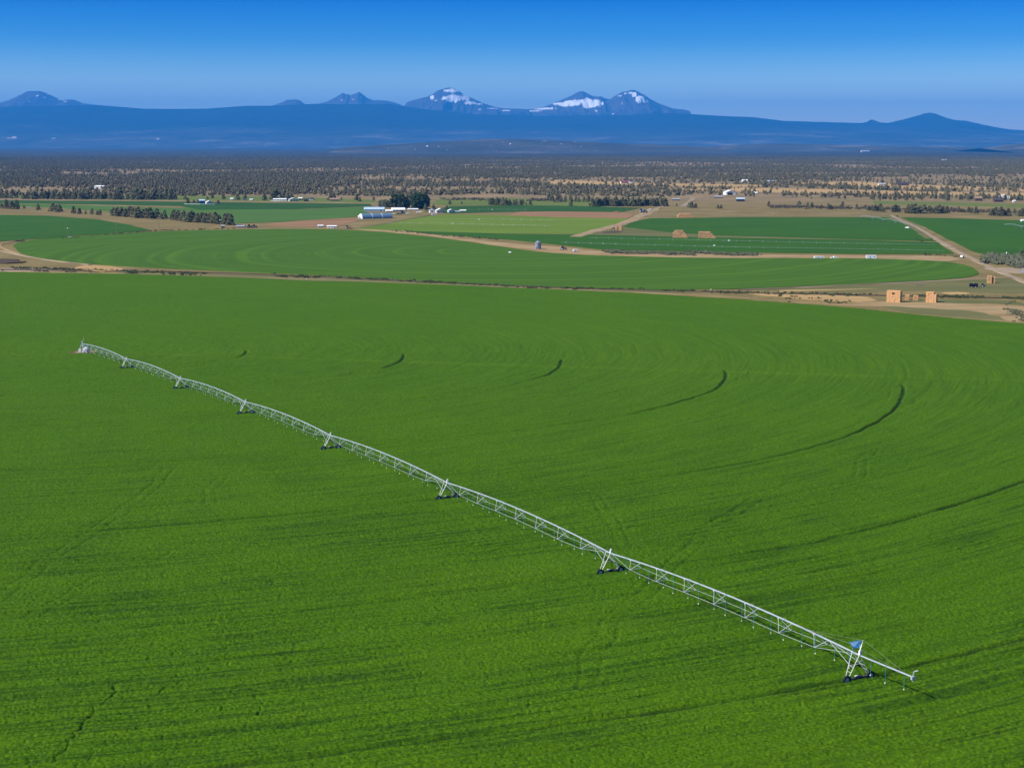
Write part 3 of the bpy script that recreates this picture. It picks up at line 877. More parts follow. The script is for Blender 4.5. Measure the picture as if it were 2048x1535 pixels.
def crown_points(kind, rng, n):
    """clump centres in a unit-height crown (z 0.08 to 1): juniper = broad irregular cone, round = domed broadleaf"""
    out = []
    lean = rng.uniform(-0.06, 0.06, 2)
    lob = [(rng.uniform(0, 6.28), rng.uniform(0.2, 0.9), rng.uniform(0.7, 1.25)) for _ in range(5)]
    while len(out) < n:
        z = rng.uniform(0.05, 1.0)
        if kind == 'juniper':
            rad = 0.30 * (1 - z) ** 0.62 * (0.55 + 0.45 * min(1, z / 0.14)) + 0.015
        else:
            rad = 0.42 * math.sqrt(max(0.0, 1 - ((z - 0.5) / 0.52) ** 2)) ** 0.9
        a = rng.uniform(0, 6.28)
        k = 1.0
        for la, lz, ls in lob:
            w = max(0, math.cos(a - la)) * math.exp(-((z - lz) / 0.22) ** 2)
            k *= 1 + (ls - 1) * w
        rr = rad * k * math.sqrt(rng.uniform(0.15, 1.0))
        out.append((rr * math.cos(a) + lean[0] * z, rr * math.sin(a) + lean[1] * z, z))
    return np.array(out)

def tree_proto(kind, seed, foliage, n=130):
    rng = np.random.default_rng(seed)
    p = crown_points(kind, rng, n)
    v, f = clumps(p, rng.uniform(0.045, 0.085, n) * (1.0 if kind == 'juniper' else 1.15), rng)
    crown = np_mesh('crown', v, tris=f, mats=[foliage], smooth=False)
    t = MB().use(M_BARK)
    t.bar((0, 0, -0.02), (0.01, 0, 0.45), 0.032, 6, 0.02)
    t.bar((0.01, 0, 0.45), (0, 0.01, 0.9), 0.02, 5, 0.006)
    for k in range(5):
        a, z = rng.uniform(0, 6.28), rng.uniform(0.15, 0.6)
        t.bar((0, 0, z), (0.2 * math.cos(a), 0.2 * math.sin(a), z + 0.13), 0.011, 4, 0.004)
    return crown, t.mesh('trunk')

P_JUN = [tree_proto('juniper', 100 + k, M_LEAF) for k in range(9)]
P_RND = [tree_proto('round', 200 + k, M_LEAF2, 200) for k in range(4)]
P_WIL = [tree_proto('round', 300 + k, M_LEAF3, 170) for k in range(2)]

def tree(name, protos, loc, h, label, group=None, wide=1.0, cat='tree'):
    cr, tr = random.choice(protos)
    o = thing(name, label, cat, loc, random.uniform(0, 6.28), group)
    w = h * wide * random.uniform(0.9, 1.12)
    o.scale = (w, w, h)
    link('crown', cr, o)
    link('trunk', tr, o)
    return o

TREE_XY = []
def tree_row(rows, what, where, group, wide=1.45, name='conifer_tree', protos=None):
    protos = protos or P_JUN
    rows = sorted(rows)
    n = len(rows)
    for k, (px, py, hp) in enumerate(rows):
        p = G(px, py)
        h = hp * mpp(p) * random.uniform(0.95, 1.05)
        if n == 1:
            lab = f'{what} {where}'
        elif k == 0:
            lab = f'leftmost {what} {where}'
        elif k == n - 1:
            lab = f'rightmost {what} {where}'
        elif k <= n // 2:
            lab = f'{ordinal(k)} {what} from the left {where}'
        else:
            lab = f'{ordinal(n - 1 - k)} {what} from the right {where}'
        tree(name, protos, p, h, lab, group, wide)
        TREE_XY.append((p.x, p.y))

def lin(x0, y0, x1, y1, n, h, jx=2.0, jh=0.2):
    return [(x0 + (x1 - x0) * i / max(1, n - 1) + random.uniform(-jx, jx), y0 + (y1 - y0) * i / max(1, n - 1) + random.uniform(-.5, .5), h * random.uniform(1 - jh, 1 + jh)) for i in range(n)]

tree_row([(3, 417, 11), (14, 417.6, 18), (23, 418, 16), (33, 418, 18), (48, 417, 7), (77, 420, 12), (104, 423, 17), (112, 424, 14), (120, 424, 15), (147, 427, 15), (159, 428, 13), (171, 428, 7), (184, 429, 12), (200, 430, 11), (194, 430, 9)],
         'grey-green tree', 'along the left tan strip', 'scattered trees along the left tan strip')
tree_row([(226, 432, 19), (234, 433, 20), (242, 433, 20), (251, 434, 18), (259, 434, 21), (268, 435, 20), (276, 436, 22), (285, 436, 18), (293, 436, 20), (302, 437, 21), (312, 437, 21), (330, 438, 17), (323, 438, 13), (347, 440, 20), (356, 441, 21), (368, 443, 22), (376, 444, 20), (385, 444, 22), (395, 445, 19), (404, 445, 20), (412, 446, 19), (420, 446, 20), (430, 447, 23), (437, 448, 19)],
         'windbreak tree', 'of the left windbreak', 'trees of the left windbreak', 1.65)
tree_row([(449, 449, 23), (456, 449.5, 25), (462, 450, 21)], 'big dark tree', 'beside the yellow pump shed', 'three trees ending the left windbreak', 1.6)
tree_row(lin(47, 398, 350, 399.5, 36, 14), 'dark juniper', 'in the hedge row behind the left fields', 'junipers in the far left hedge row', 1.7)
tree_row([(236, 397, 23), (272, 397, 21), (283, 398, 22), (306, 397, 20), (331, 396, 18), (341, 398, 20), (290, 398, 17)], 'tall dark juniper', 'rising above the far left hedge row', 'tall junipers above the far left hedge row')
tree_row([(-6, 396, 22), (4, 397, 20), (14, 396, 17), (25, 397, 18), (33, 396, 12)], 'dark tree', 'in the clump at the far left edge', 'clump of trees at the far left edge', 1.2)
tree_row([(371, 399, 10), (376, 407, 12), (388, 407, 8), (396, 407, 8), (436, 409, 9), (415, 399, 7), (425, 397, 10), (447, 399, 12), (475, 400, 12), (490, 398, 10)], 'small dark tree', 'around the white house with the blue annex', 'trees around the white and blue house')
tree_row([(529, 401, 14), (546, 401, 20), (552, 400, 23), (566, 400, 18), (575, 401, 16), (583, 399, 13), (660, 401, 14), (667, 400, 14), (683, 400, 5), (713, 401, 13), (720, 403, 9), (747, 401, 8)], 'dark pine', 'around the pale gabled farmhouse', 'pines around the pale farmhouse')
for k, (px, py, hp) in enumerate([(790, 415, 27), (797, 415, 24), (804, 416, 27), (812, 416, 22), (818, 414, 22), (828, 417, 28), (834, 418, 31), (841, 418, 31), (848, 417, 29), (855, 413, 20)]):
    p = G(px, py)
    tree('shade_tree', P_RND, p, hp * mpp(p), ('leftmost' if k == 0 else 'rightmost' if k == 9 else ordinal(k)) + ' tall dark broadleaf tree ' + ('' if k in (0, 9) else 'from the left ') + 'in the farmyard grove', 'tall trees of the farmyard grove', 0.85)
for k, (px, py, hp) in enumerate([(762, 414, 14), (770, 415, 16), (778, 415, 15)]):
    p = G(px, py)
    tree('willow_tree', P_WIL, p, hp * mpp(p), ('left', 'middle', 'right')[k] + ' pale grey-green willow beside the farmyard grove', 'pale willows beside the grove', 1.1)
tree_row([(851, 420, 12), (868, 418, 9), (893, 419, 9), (899, 409, 9), (923, 408, 6)], 'small conifer', 'among the white farmhouses', 'conifers among the white farmhouses')
tree_row(lin(980, 410, 1046, 411, 11, 14, 1.5), 'pine', 'in the pine clump left of centre behind the tilled field', 'pine clump behind the tilled field')
tree_row([(1061, 410, 10), (1052, 410, 6)], 'lone small pine', 'between two pine rows', 'lone pines between two rows')
tree_row(lin(1096, 401, 1176, 404, 10, 12, 2), 'small pine', 'in the thin row behind the long pine row', 'thin row of pines')
tree_row([(1142, 412, 13), (1184, 413, 18)], 'separate pine', 'left of the long pine row', 'pines left of the long row')
tree_row(lin(1195, 412, 1328, 412, 24, 17, 1.5), 'pine', 'in the long dense pine row', 'pines of the long dense row', 1.6)
tree_row([(1382, 416, 13), (1377, 415, 10), (1391, 416, 9), (1436, 417, 8), (1442, 417, 8), (1353, 412, 5)], 'round bushy tree', 'beside the farm track', 'bushy trees beside the farm track', 1.5)
tree_row([(1537, 410, 8), (1598, 411, 10), (1615, 412, 8), (1623, 417, 12), (1656, 418, 12), (1661, 418, 9), (1685, 413, 10), (1713, 415, 8)], 'thin grey tree', 'scattered on the dry strip right of centre', 'scattered trees on the dry strip')
tree_row([(1737, 421, 10), (1744, 421, 11), (1750, 423, 13), (1761, 423, 16), (1766, 424, 10), (1785, 424, 13), (1791, 424, 15), (1797, 424, 13), (1817, 426, 17), (1824, 427, 19), (1831, 427, 21), (1838, 426, 15), (1847, 427, 18), (1860, 426, 15), (1871, 427, 15), (1878, 427, 18), (1885, 427, 15), (1893, 426, 14), (1917, 420, 7), (1927, 425, 8), (1937, 425, 12), (1944, 426, 10), (1951, 427, 14), (1983, 431, 15), (1991, 431, 17), (2000, 432, 20), (2007, 432, 14), (2015, 432, 16), (2028, 427, 10), (2038, 432, 12), (2045, 432, 16), (2060, 433, 15)],
         'dark juniper', 'in the broken row at the right', 'junipers in the broken right row', 1.7)
tree_row([(2042, 513, 15), (2052, 514, 17)], 'dark bush-like tree', 'at the right edge behind the sagebrush', 'dark trees at the right edge', 1.4)
tree_row([(1794, 434, 4)], 'small round bush', 'at the far end of the right dirt road', None, 2.0)

def inside(px, py, poly):
    c = np.zeros(px.shape, bool)
    n = len(poly)
    for i in range(n):
        (x1, y1), (x2, y2) = poly[i], poly[(i + 1) % n]
        k = ((y1 > py) != (y2 > py)) & (px < (x2 - x1) * (py - y1) / (y2 - y1 + 1e-9) + x1)
        c ^= k
    return c

def woodland():
    rng = np.random.default_rng(5)
    front = [(-900, 386), (0, 391), (60, 393), (350, 393), (500, 390), (620, 390), (740, 392), (860, 393), (980, 387), (1080, 391), (1250, 395), (1330, 394), (1362, 392), (1400, 388), (1550, 397), (1740, 401), (1900, 401), (2048, 402), (2900, 408)]
    N = 330000
    d = np.sqrt(rng.uniform(2100 ** 2, 9800 ** 2, N))
    az = rng.uniform(-0.44, 0.44, N)
    X, Y = d * np.tan(az), d
    px, py = to_px(X, Y, np.zeros(N))
    keep = py < np.interp(px, [p[0] for p in front], [p[1] for p in front])
    # density: thick woodland left and far, thin on the dry meadows to the right
    pat = fbm(X / 330 + 3, Y / 300, 4)
    dens = sstep(0.36, 0.58, pat) * 0.86 + 0.08
    right = sstep(1040, 1180, px) * sstep(355, 364, py)
    dens = dens * (1 - 0.45 * right)
    for poly, k in (([(1082, 369), (1108, 360.5), (1300, 367), (1540, 370.5), (1500, 374), (1180, 371)], 0.04), ([(1350, 377), (1480, 375), (1700, 380), (1990, 386), (2300, 386), (2300, 391), (1950, 392), (1700, 388), (1500, 384), (1380, 381)], 0.05),
                    ([(1580, 366), (1700, 363), (1900, 372), (2048, 378), (1850, 378), (1650, 370)], 0.05), ([(1330, 396), (1560, 385), (1740, 396), (1740, 402), (1330, 400)], 0.05), ([(560, 337), (700, 335), (700, 339), (560, 341)], 0.15), ([(110, 343), (220, 345), (215, 352), (120, 350)], 0.12)):
        dens = np.where(inside(px, py, poly), k, dens)
    dens = dens * np.clip(6500 / Y, 0.55, 1.25)
    # rows of trees across the meadows
    for x0, y0, x1, y1, w in ((1080, 378, 1340, 374, 3.2), (1090, 385, 1360, 384, 3.0), (1370, 377, 1460, 379, 1.2), (1620, 374, 1900, 383, 2.5), (1560, 390, 1740, 393, 3), (1750, 393, 2048, 398, 3)):
        yl = y0 + (y1 - y0) * (px - x0) / (x1 - x0)
        dens = np.where((px > x0) & (px < x1) & (np.abs(py - yl) < w), np.maximum(dens, 0.85), dens)
    keep &= rng.uniform(0, 1, N) < dens * 0.62
    keep &= np.abs(px - 1024) < 1500
    X, Y, px, py = X[keep], Y[keep], px[keep], py[keep]
    o = np.argsort(Y)
    X, Y, px = X[o], Y[o], px[o]
    H = rng.uniform(4.0, 8.5, len(X)) * np.where(rng.uniform(0, 1, len(X)) < 0.1, 1.35, 1.0)
    # the nearest ones in view stand as trees of their own
    vis = np.where((px > -20) & (px < 2068))[0][:85]
    for i in vis:
        left = px[i] < 1060
        tree('juniper_tree', P_JUN, (X[i], Y[i], 0), H[i],
             'grey-green juniper on the front edge of the left woodland' if left else 'grey-green juniper on the front edge of the right dry woodland',
             'junipers at the front of the left woodland' if left else 'junipers at the front of the right woodland', 1.3)
    rest = np.setdiff1d(np.arange(len(X)), vis)
    X, Y, H = X[rest], Y[rest], H[rest]
    n = len(X)
    k = 6
    zz = np.array([0.12, 0.25, 0.36, 0.52, 0.70, 0.88])
    rad = np.array([0.22, 0.26, 0.22, 0.16, 0.10, 0.02])
    siz = np.array([0.30, 0.31, 0.28, 0.25, 0.21, 0.15])
    a = rng.uniform(0, 6.28, (n, k))
    P = np.stack([X[:, None] + H[:, None] * rad * np.cos(a), Y[:, None] + H[:, None] * rad * np.sin(a), H[:, None] * zz * rng.uniform(0.85, 1.1, (n, k))], -1).reshape(-1, 3)
    S = (H[:, None] * siz * rng.uniform(0.75, 1.2, (n, k))).ravel()
    v, f = clumps(P, S, rng, 0.95)
    m, nn, l, b, pos = base_mat('woodland_foliage', 0.9, 0.1)
    c = nramp(nn, l, nnoise(nn, l, pos, 0.12, 3), [(0.3, (0.12, 0.115, 0.058)), (0.55, (0.18, 0.165, 0.085)), (0.75, (0.25, 0.22, 0.12))])
    l.new(c, b.inputs['Base Color'])
    o = link('juniper_woodland', np_mesh('juniper_woodland', v, tris=f, mats=[m], smooth=False))
    tag(o, 'wide belt of juniper woodland covering the plain below the mountains', 'woodland', kind='stuff')
    print('woodland trees', n)
woodland()

def scrub(name, bands, m, label, cat, n, h0, h1, kind='stuff'):
    rng = np.random.default_rng(len(bands) * 7 + n)
    P, S = [], []
    tot = sum(b[4] for b in bands)
    for x0, y0, x1, y1, wgt, w in bands:
        for _ in range(int(n * wgt / tot)):
            t = rng.uniform()
            p = G(x0 + (x1 - x0) * t + rng.normal() * 2, y0 + (y1 - y0) * t + rng.normal() * w)
            if vn(np.array([p.x / 14]), np.array([p.y / 14]))[0] < 0.36:
                continue
            s = rng.uniform(h0, h1)
            for _ in range(4):
                P.append((p.x + rng.normal() * s * 0.6, p.y + rng.normal() * s * 0.6, p.z + s * rng.uniform(0.2, 0.55)))
                S.append(s * rng.uniform(0.35, 0.6))
    v, f = clumps(np.array(P), np.array(S), rng, 0.8)
    o = link(name, np_mesh(name, v, tris=f, mats=[m], smooth=False))
    tag(o, label, cat, kind=kind)

scrub('sagebrush', [(1212, 503, 1300, 508, 3, 1.3), (1290, 506, 1390, 510, 2, 1.0), (1370, 504, 1425, 506, 2, 1.0), (1420, 507, 1510, 510, 3, 1.2)], M_SAGE, 'grey sagebrush strip along the tan bank at centre right', 'shrubs', 520, 1.4, 2.6)
scrub('sagebrush', [(1965, 518, 2060, 531, 6, 3.0), (1975, 514, 2048, 519, 3, 2.0)], M_SAGE, 'grey-green brush thicket right of the dirt road', 'shrubs', 330, 2.0, 4.0)
scrub('sagebrush', [(2015, 616, 2060, 640, 3, 6.0)], M_SAGE, 'small grey brush patch at the right edge by the near field', 'shrubs', 120, 0.7, 1.4)
scrub('weeds', [(20, 536, 250, 542, 3, 0.9), (250, 543, 640, 554, 4, 0.9), (640, 553, 1060, 575, 3, 0.8), (1060, 575, 1400, 583, 3, 0.9), (1400, 584, 1760, 591, 3, 1.1), (1760, 591, 2100, 598, 4, 0.9), (1560, 596, 1700, 606, 0.7, 3), (0, 541, 640, 556, 2, 0.5)], M_WEED, 'dark weeds and low bushes growing along the canal bank', 'weeds', 1500, 0.5, 1.5)
scrub('weeds', [(30, 483, 48, 481, 2, 1), (120, 478, 300, 463, 2, 0.6), (300, 462, 470, 457, 2, 0.6), (780, 461, 1010, 480, 4, 1), (1850, 508, 1920, 512, 2, 1.4), (1830, 478, 1870, 490, 1, 1)], M_WEED, 'sparse weeds along the edges of the middle fields', 'weeds', 500, 0.5, 1.3)
scrub('dry_brush', [(1540, 413, 1700, 416, 4, 1.2), (1700, 416, 2048, 426, 4, 1.5), (880, 398, 1000, 400, 2, 1), (1060, 400, 1130, 403, 2, 1)], mat('dry_brush', (0.13, 0.10, 0.07), 0.95, var=0.5, scale=0.3), 'brownish dry brush along the far side of the right fields', 'brush', 900, 1.5, 3.5)

# ------------------------------------------------------------------ the irrigation machine
M_GALV = mat('galvanised_steel', (0.47, 0.52, 0.58), 0.35, var=0.12, scale=1.5, metal=0.25, spec=0.5)
M_STRUT = mat('galvanised_angle', (0.56, 0.60, 0.62), 0.4, var=0.12, scale=2.0, metal=0.2, spec=0.5)
M_HOSE = mat('teal_hose', (0.06, 0.34, 0.36), 0.5, var=0.2, scale=2.0)
M_BULB = mat('white_sprinkler', (0.82, 0.82, 0.74), 0.5, var=0.1, scale=4.0)
M_TYRE = mat('black_rubber', (0.018, 0.018, 0.022), 0.85, var=0.3, scale=3.0)
M_DRIVE = mat('drive_beam_paint', (0.16, 0.15, 0.20), 0.5, var=0.3, scale=2.0)
M_BOX = mat('white_box', (0.78, 0.78, 0.76), 0.45, var=0.1, scale=2.0)
M_BLUE = mat('blue_panel', (0.05, 0.42, 1.0), 0.4, var=0.2, scale=1.0)
M_LBLUE = mat('pale_lettering', (0.42, 0.66, 0.90), 0.4, var=0.1, scale=1.0)
M_LEGY = mat('galvanised_leg', (0.60, 0.61, 0.60), 0.4, var=0.15, scale=2.0, metal=0.2)
M_WIRE = mat('wire', (0.35, 0.38, 0.30), 0.5, var=0.1, scale=2.0)

PIPE_H = 3.9
R_PIPE = 0.118
def center_pivot():
    root = thing('irrigation_pivot', 'long galvanised centre pivot irrigation machine on seven wheeled towers crossing the near field', 'irrigation machine', PIVOT)
    O = Vector(PIVOT)
    top = lambda p: Vector((p.x, p.y, p.z + PIPE_H)) - O
    nodes = [top(PIVOT)] + [top(t) for t in TOWERS]
    # the arm's end, where the end gun sits
    d = (nodes[-1] - nodes[-2]).normalized()
    best = min((abs(to_px(*( (O + nodes[-1] + d * s)))[0] - 1825), s) for s in np.arange(4, 40, 0.1))
    tip = nodes[-1] + d * best[1]
    hose_list = []

    def hose_mesh(L):
        h = MB().use(M_HOSE)
        h.tube([(0, 0, 0.05), (0, 0.16, 0.12), (0, 0.24, 0.0), (0, 0.24, -0.3)], 0.03, 5)
        h.bar((0, 0.24, -0.3), (0, 0.24, -L + 0.25), 0.036, 6)
        return h.mesh('drop_hose')
    def bulb_mesh():
        b = MB().use(M_BULB)
        b.lathe([(0.03, 0.16), (0.10, 0.06), (0.11, 0.0), (0.05, -0.1)], 8)
        return b.mesh('sprinkler_head')
    BULB = bulb_mesh()
    for k in range(7):
        A, B = nodes[k], nodes[k + 1]
        ax = (B - A)
        L = ax.length
        ax.normalize()
        side = ax.cross(Vector((0, 0, 1))).normalized()        # towards the camera side or away
        camber = 0.95
        def P(s):
            u = s / L
            return A + ax * s + Vector((0, 0, camber * 4 * u * (1 - u)))
        pm = MB().use(M_GALV)
        npt = 24
        pm.tube([P(L * i / npt) for i in range(npt + 1)], R_PIPE, 10)
        for i in range(1, 8):                                  # flanges
            c = P(L * i / 8)
            pm.bar(c - ax * 0.07, c + ax * 0.07, R_PIPE * 1.7, 10)
        span = pm.build('pipe_span', root, smooth=False)
        # truss: seven V-shaped struts hanging the two rods
        rods = [MB().use(M_STRUT), MB().use(M_STRUT)]
        ns = 7
        prev = [P(0.4), P(0.4)]
        delta = L / (ns + 1) * 0.2
        for j in range(ns):
            s = L * (j + 1) / (ns + 1)
            e = 1 - ((j - (ns - 1) / 2) / ((ns + 1) / 2)) ** 2 * 0.75
            dep = 1.75 * (0.45 + 0.55 * e) if j in (0, ns - 1) else 1.75
            cur = []
            st = MB().use(M_STRUT)
            for q, sg in enumerate((-1, 1)):
                nd = P(s) + side * (sg * 1.2) - Vector((0, 0, dep))
                cur.append(nd)
                st.bar(P(s - delta), nd, 0.034, 4)
                st.bar(P(s + delta), nd, 0.05 if sg > 0 else 0.034, 4)
                rods[q].bar(prev[q], nd, 0.024, 5)
            st.bar(cur[0], cur[1], 0.042, 4)
            c = P(s - delta)
            st.box(c - Vector((0, 0, R_PIPE + 0.06)), (0.22, 0.22, 0.14), math.atan2(ax.y, ax.x))
            st.build('truss_strut', span)
            prev = cur
        for q in range(2):
            rods[q].bar(prev[q], P(L - 0.4), 0.024, 5)
            rods[q].build('truss_rod', span)
        # braces from the last strut to the tower legs
        nh = 18
        hose_list += [(span, P(L * (i + 0.5) / nh), ax) for i in range(nh)]
        # tower at B
        tb = Vector(TOWERS[k]) - O
        tw = MB().use(M_LEGY)
        half = 1.95
        tan = side
        axl = ax
        legs = []
        tower = bpy.data.objects.new('tower', None)
        COL.objects.link(tower)
        tower.parent = root
        for sg in (-1, 1):
            foot = tb + tan * (sg * half) + Vector((0, 0, 0.78))
            lm = MB().use(M_LEGY)
            for lo, fo in ((-1.5, -0.28), (0.0, 0.28)):
                lm.bar(foot + axl * (fo - 0.2), B + axl * lo + Vector((0, 0, -0.02)) + tan * (sg * 0.08), 0.058, 6)
            for u in (0.28, 0.5):
                p1 = (foot + axl * (-0.48)).lerp(B + axl * (-1.5), u)
                p2 = (foot + axl * 0.02).lerp(B, u)
                lm.bar(p1, p2, 0.035, 4)
            lm.build('leg', tower)
            br = MB().use(M_STRUT)
            br.bar(P(L - L / 8 + delta), foot.lerp(B + axl * (-1.25), 0.52) - axl * 0.2, 0.036, 4)
            br.build('brace', tower)
        cx = MB().use(M_LEGY)
        f1, f2 = tb - tan * half + Vector((0, 0, 0.78)), tb + tan * half + Vector((0, 0, 0.78))
        cx.bar(f1.lerp(B - axl * 1.25, 0.5) - axl * 0.2, f2.lerp(B - axl * 1.25, 0.5) - axl * 0.2, 0.04, 4)
        cx.bar(f1.lerp(B, 0.72), f2.lerp(B, 0.72), 0.04, 4)
        cx.build('crossbar', tower)
        bm_ = MB().use(M_DRIVE)
        ang = math.atan2(tan.y, tan.x)
        mid = tb + Vector((0, 0, 0.74))
        bm_.box(mid, (half * 2 - 0.3, 0.2, 0.2), ang)
        bm_.build('drive_beam', tower)
        mo = MB().use(mat('motor_paint', (0.06, 0.05, 0.10), 0.5, var=0.3, scale=3))
        mo.box(mid + Vector((0, 0, 0.05)) - tan * 0.1, (0.75, 0.42, 0.42), ang)
        mo.use(M_BOX).box(mid + Vector((0, 0, 0.3)) + tan * 0.45, (0.42, 0.2, 0.12), ang)
        mo.build('drive_motor', tower)
        for sg in (-1, 1):
            wc = tb + tan * (sg * (half + 0.12)) + Vector((0, 0, 0.66))
            wm = MB().use(M_TYRE)
            ring = []
            nseg = 22
            prof = [(0.38, -0.17), (0.58, -0.19), (0.66, -0.12), (0.66, 0.12), (0.58, 0.19), (0.38, 0.17)]
            vs, fs = [], []
            for i in range(nseg):
                a = 2 * math.pi * i / nseg
                for r_, w_ in prof:
                    rr = r_ * (1.03 if (r_ > 0.6 and i % 2) else 1)
                    vs.append(wc + tan * (rr * math.cos(a)) + Vector((0, 0, rr * math.sin(a))) + axl * w_)
            m_ = len(prof)
            for i in range(nseg):
                for j in range(m_):
                    fs.append((i * m_ + j, i * m_ + (j + 1) % m_, ((i + 1) % nseg) * m_ + (j + 1) % m_, ((i + 1) % nseg) * m_ + j))
            wm.add(vs, fs)
            wm.use(M_BOX).bar(wc - axl * 0.09, wc + axl * 0.09, 0.38, 14)
            wm.use(M_GALV).bar(wc - axl * 0.2, wc + axl * 0.24, 0.1, 8)
            wm.build('wheel', tower)
        bx = MB().use(M_BOX)
        bx.box(B + Vector((0, 0, 0.42)) + axl * 0.12, (0.42, 0.34, 0.62), ang, 0.85)
        bx.box(B + Vector((0, 0, 0.8)) + axl * 0.12, (0.2, 0.2, 0.2), ang, 0.7)
        bx.build('control_box', tower)
    # overhang behind the last tower
    B = nodes[-1]
    ax = d
    oh = MB().use(M_GALV)
    npt = 8
    oh.tube([B.lerp(tip, i / npt) + Vector((0, 0, -0.0)) for i in range(npt + 1)], R_PIPE * 0.85, 10)
    for i in (3, 6):
        c = B.lerp(tip, i / 8)
        oh.bar(c - ax * 0.06, c + ax * 0.06, R_PIPE * 1.5, 10)
    over = oh.build('overhang_pipe', root)
    Lh = (tip - B).length
    hose_list += [(over, B + ax * (Lh * u), ax) for u in (0.2, 0.53, 0.83)]
    eg = MB().use(M_GALV)
    eg.box(tip + ax * 0.1 - Vector((0, 0, 0.1)), (0.5, 0.4, 0.45), 0.3)
    eg.tube([tip + ax * 0.1, tip + ax * 0.2 + Vector((0, 0, 0.7)), tip + ax * 0.4 + Vector((0, 0, 0.9)), tip + ax * 0.8 + Vector((0.15, 0.1, 1.05))], 0.075, 8)
    eg.bar(tip + ax * 0.1, tip + ax * 0.1 - Vector((0, 0, 0.6)), 0.12, 8)
    eg.build('end_gun', root)
    # sign and mast above the last tower, stay cables
    side = ax.cross(Vector((0, 0, 1))).normalized()
    sx = -side if side.x < 0 else side                      # towards the right of the picture
    sx = Vector((sx.x, sx.y, 0)).normalized()
    c0 = B - ax * 0.65
    fr = MB().use(M_STRUT)
    lp, rp = c0 - sx * 1.05 + Vector((0, 0, 1.75)), c0 + sx * 1.05 + Vector((0, 0, 1.75))
    fr.bar(c0 - ax * 0.4 - sx * 0.1, lp, 0.035, 4)
    fr.bar(c0 + ax * 0.4 + sx * 0.1, rp, 0.035, 4)
    fr.bar(c0 - ax * 0.2, lp.lerp(rp, 0.35) - Vector((0, 0, 1.1)), 0.03, 4)
    fr.bar(lp - sx * 0.2, rp + sx * 0.2, 0.035, 4)
    frame = fr.build('sign_frame', root)
    sg = MB().use(M_BLUE)
    nrm = Vector((-sx.y, sx.x, 0))
    nrm = nrm if nrm.y < 0 else -nrm
    pl = [lp + sx * 0.12 - Vector((0, 0, 0.08)) - nrm * 0.5, rp - sx * 0.05 - Vector((0, 0, 0.08)) - nrm * 0.5, rp - sx * 0.42 - Vector((0, 0, 0.85)), lp + sx * 0.42 - Vector((0, 0, 0.85))]
    vs = [p + nrm * 0.03 for p in pl] + [p - nrm * 0.03 for p in pl]
    sg.add(vs, [(0, 1, 2, 3), (7, 6, 5, 4), (0, 4, 5, 1), (1, 5, 6, 2), (2, 6, 7, 3), (3, 7, 4, 0)])
    # pale worn lettering marks, unreadable at this size in the photograph
    for u0, u1, v0, v1 in ((0.06, 0.36, 0.12, 0.45), (0.10, 0.40, 0.5, 0.72), (0.42, 0.5, 0.15, 0.62), (0.53, 0.6, 0.1, 0.5), (0.63, 0.76, 0.08, 0.36)):
        def W(u, v):
            return pl[0].lerp(pl[1], u).lerp(pl[3].lerp(pl[2], u), v) + nrm * 0.035
        sg.use(M_LBLUE).add([W(u0, v0), W(u1, v0), W(u1, v1), W(u0, v1)], [(0, 1, 2, 3)])
    sg.build('sign_board', root)
    ms = MB().use(M_GALV)
    ms.bar(B + ax * 0.05, B + ax * 0.05 + Vector((0, 0, 1.55)), 0.06, 6)
    ms.build('mast', root)
    cb = MB().use(M_WIRE)
    cb.bar(rp + sx * 0.2, tip - ax * 1.5 + Vector((0, 0, 0.12)), 0.014, 4)
    cb.bar(lp - sx * 0.2, tip - ax * 3 + Vector((0, 0, 0.12)), 0.012, 4)
    cb.bar(lp - sx * 0.2, nodes[-1] - ax * 16 + Vector((0, 0, 0.4)), 0.014, 4)
    cb.bar(rp + sx * 0.2, nodes[-1] - ax * 12 + Vector((0, 0, 0.5)), 0.012, 4)
    cb.build('stay_cable', root)
    # centre tower
    ct = bpy.data.objects.new('centre_tower', None)
    COL.objects.link(ct)
    ct.parent = root
    T0 = Vector((0, 0, PIPE_H + 0.3))
    corners = [Vector((2.1 * math.cos(a), 2.1 * math.sin(a), 0.05)) for a in (0.4, 1.97, 3.54, 5.11)]
    for c in corners:
        lg = MB().use(M_STRUT)
        lg.bar(c, T0 + c * 0.1, 0.1, 5)
        lg.build('leg', ct)
    fx = MB().use(M_STRUT)
    for u in (0.12, 0.42, 0.7):
        q = [c.lerp(T0 + c * 0.1, u) for c in corners]
        for i in range(4):
            fx.bar(q[i], q[(i + 1) % 4], 0.06, 4)
    fx.build('cross_frame', ct)
    rs = MB().use(M_GALV)
    rs.bar((0, 0, 0), (0, 0, PIPE_H + 0.6), 0.16, 10)
    rs.lathe([(0.3, PIPE_H + 0.35), (0.34, PIPE_H + 0.6), (0.3, PIPE_H + 1.05), (0.12, PIPE_H + 1.15)], 12)
    rs.build('riser_pipe', ct)
    an = MB().use(M_GALV)
    an.bar((0.5, 0.2, PIPE_H + 0.4), (0.5, 0.2, PIPE_H + 2.7), 0.06, 5)
    an.build('antenna', ct)
    pb = MB().use(M_BOX)
    pb.box((-0.9, -1.3, 1.3), (0.9, 0.5, 1.3))
    pb.box((0.4, -1.5, 0.9), (0.5, 0.5, 0.9))
    pb.build('control_panel', ct)
    # hoses: the hundred nearest as parts of their own, the rest as one
    hose_list.sort(key=lambda t: (O + t[1]).length)
    far = MB()
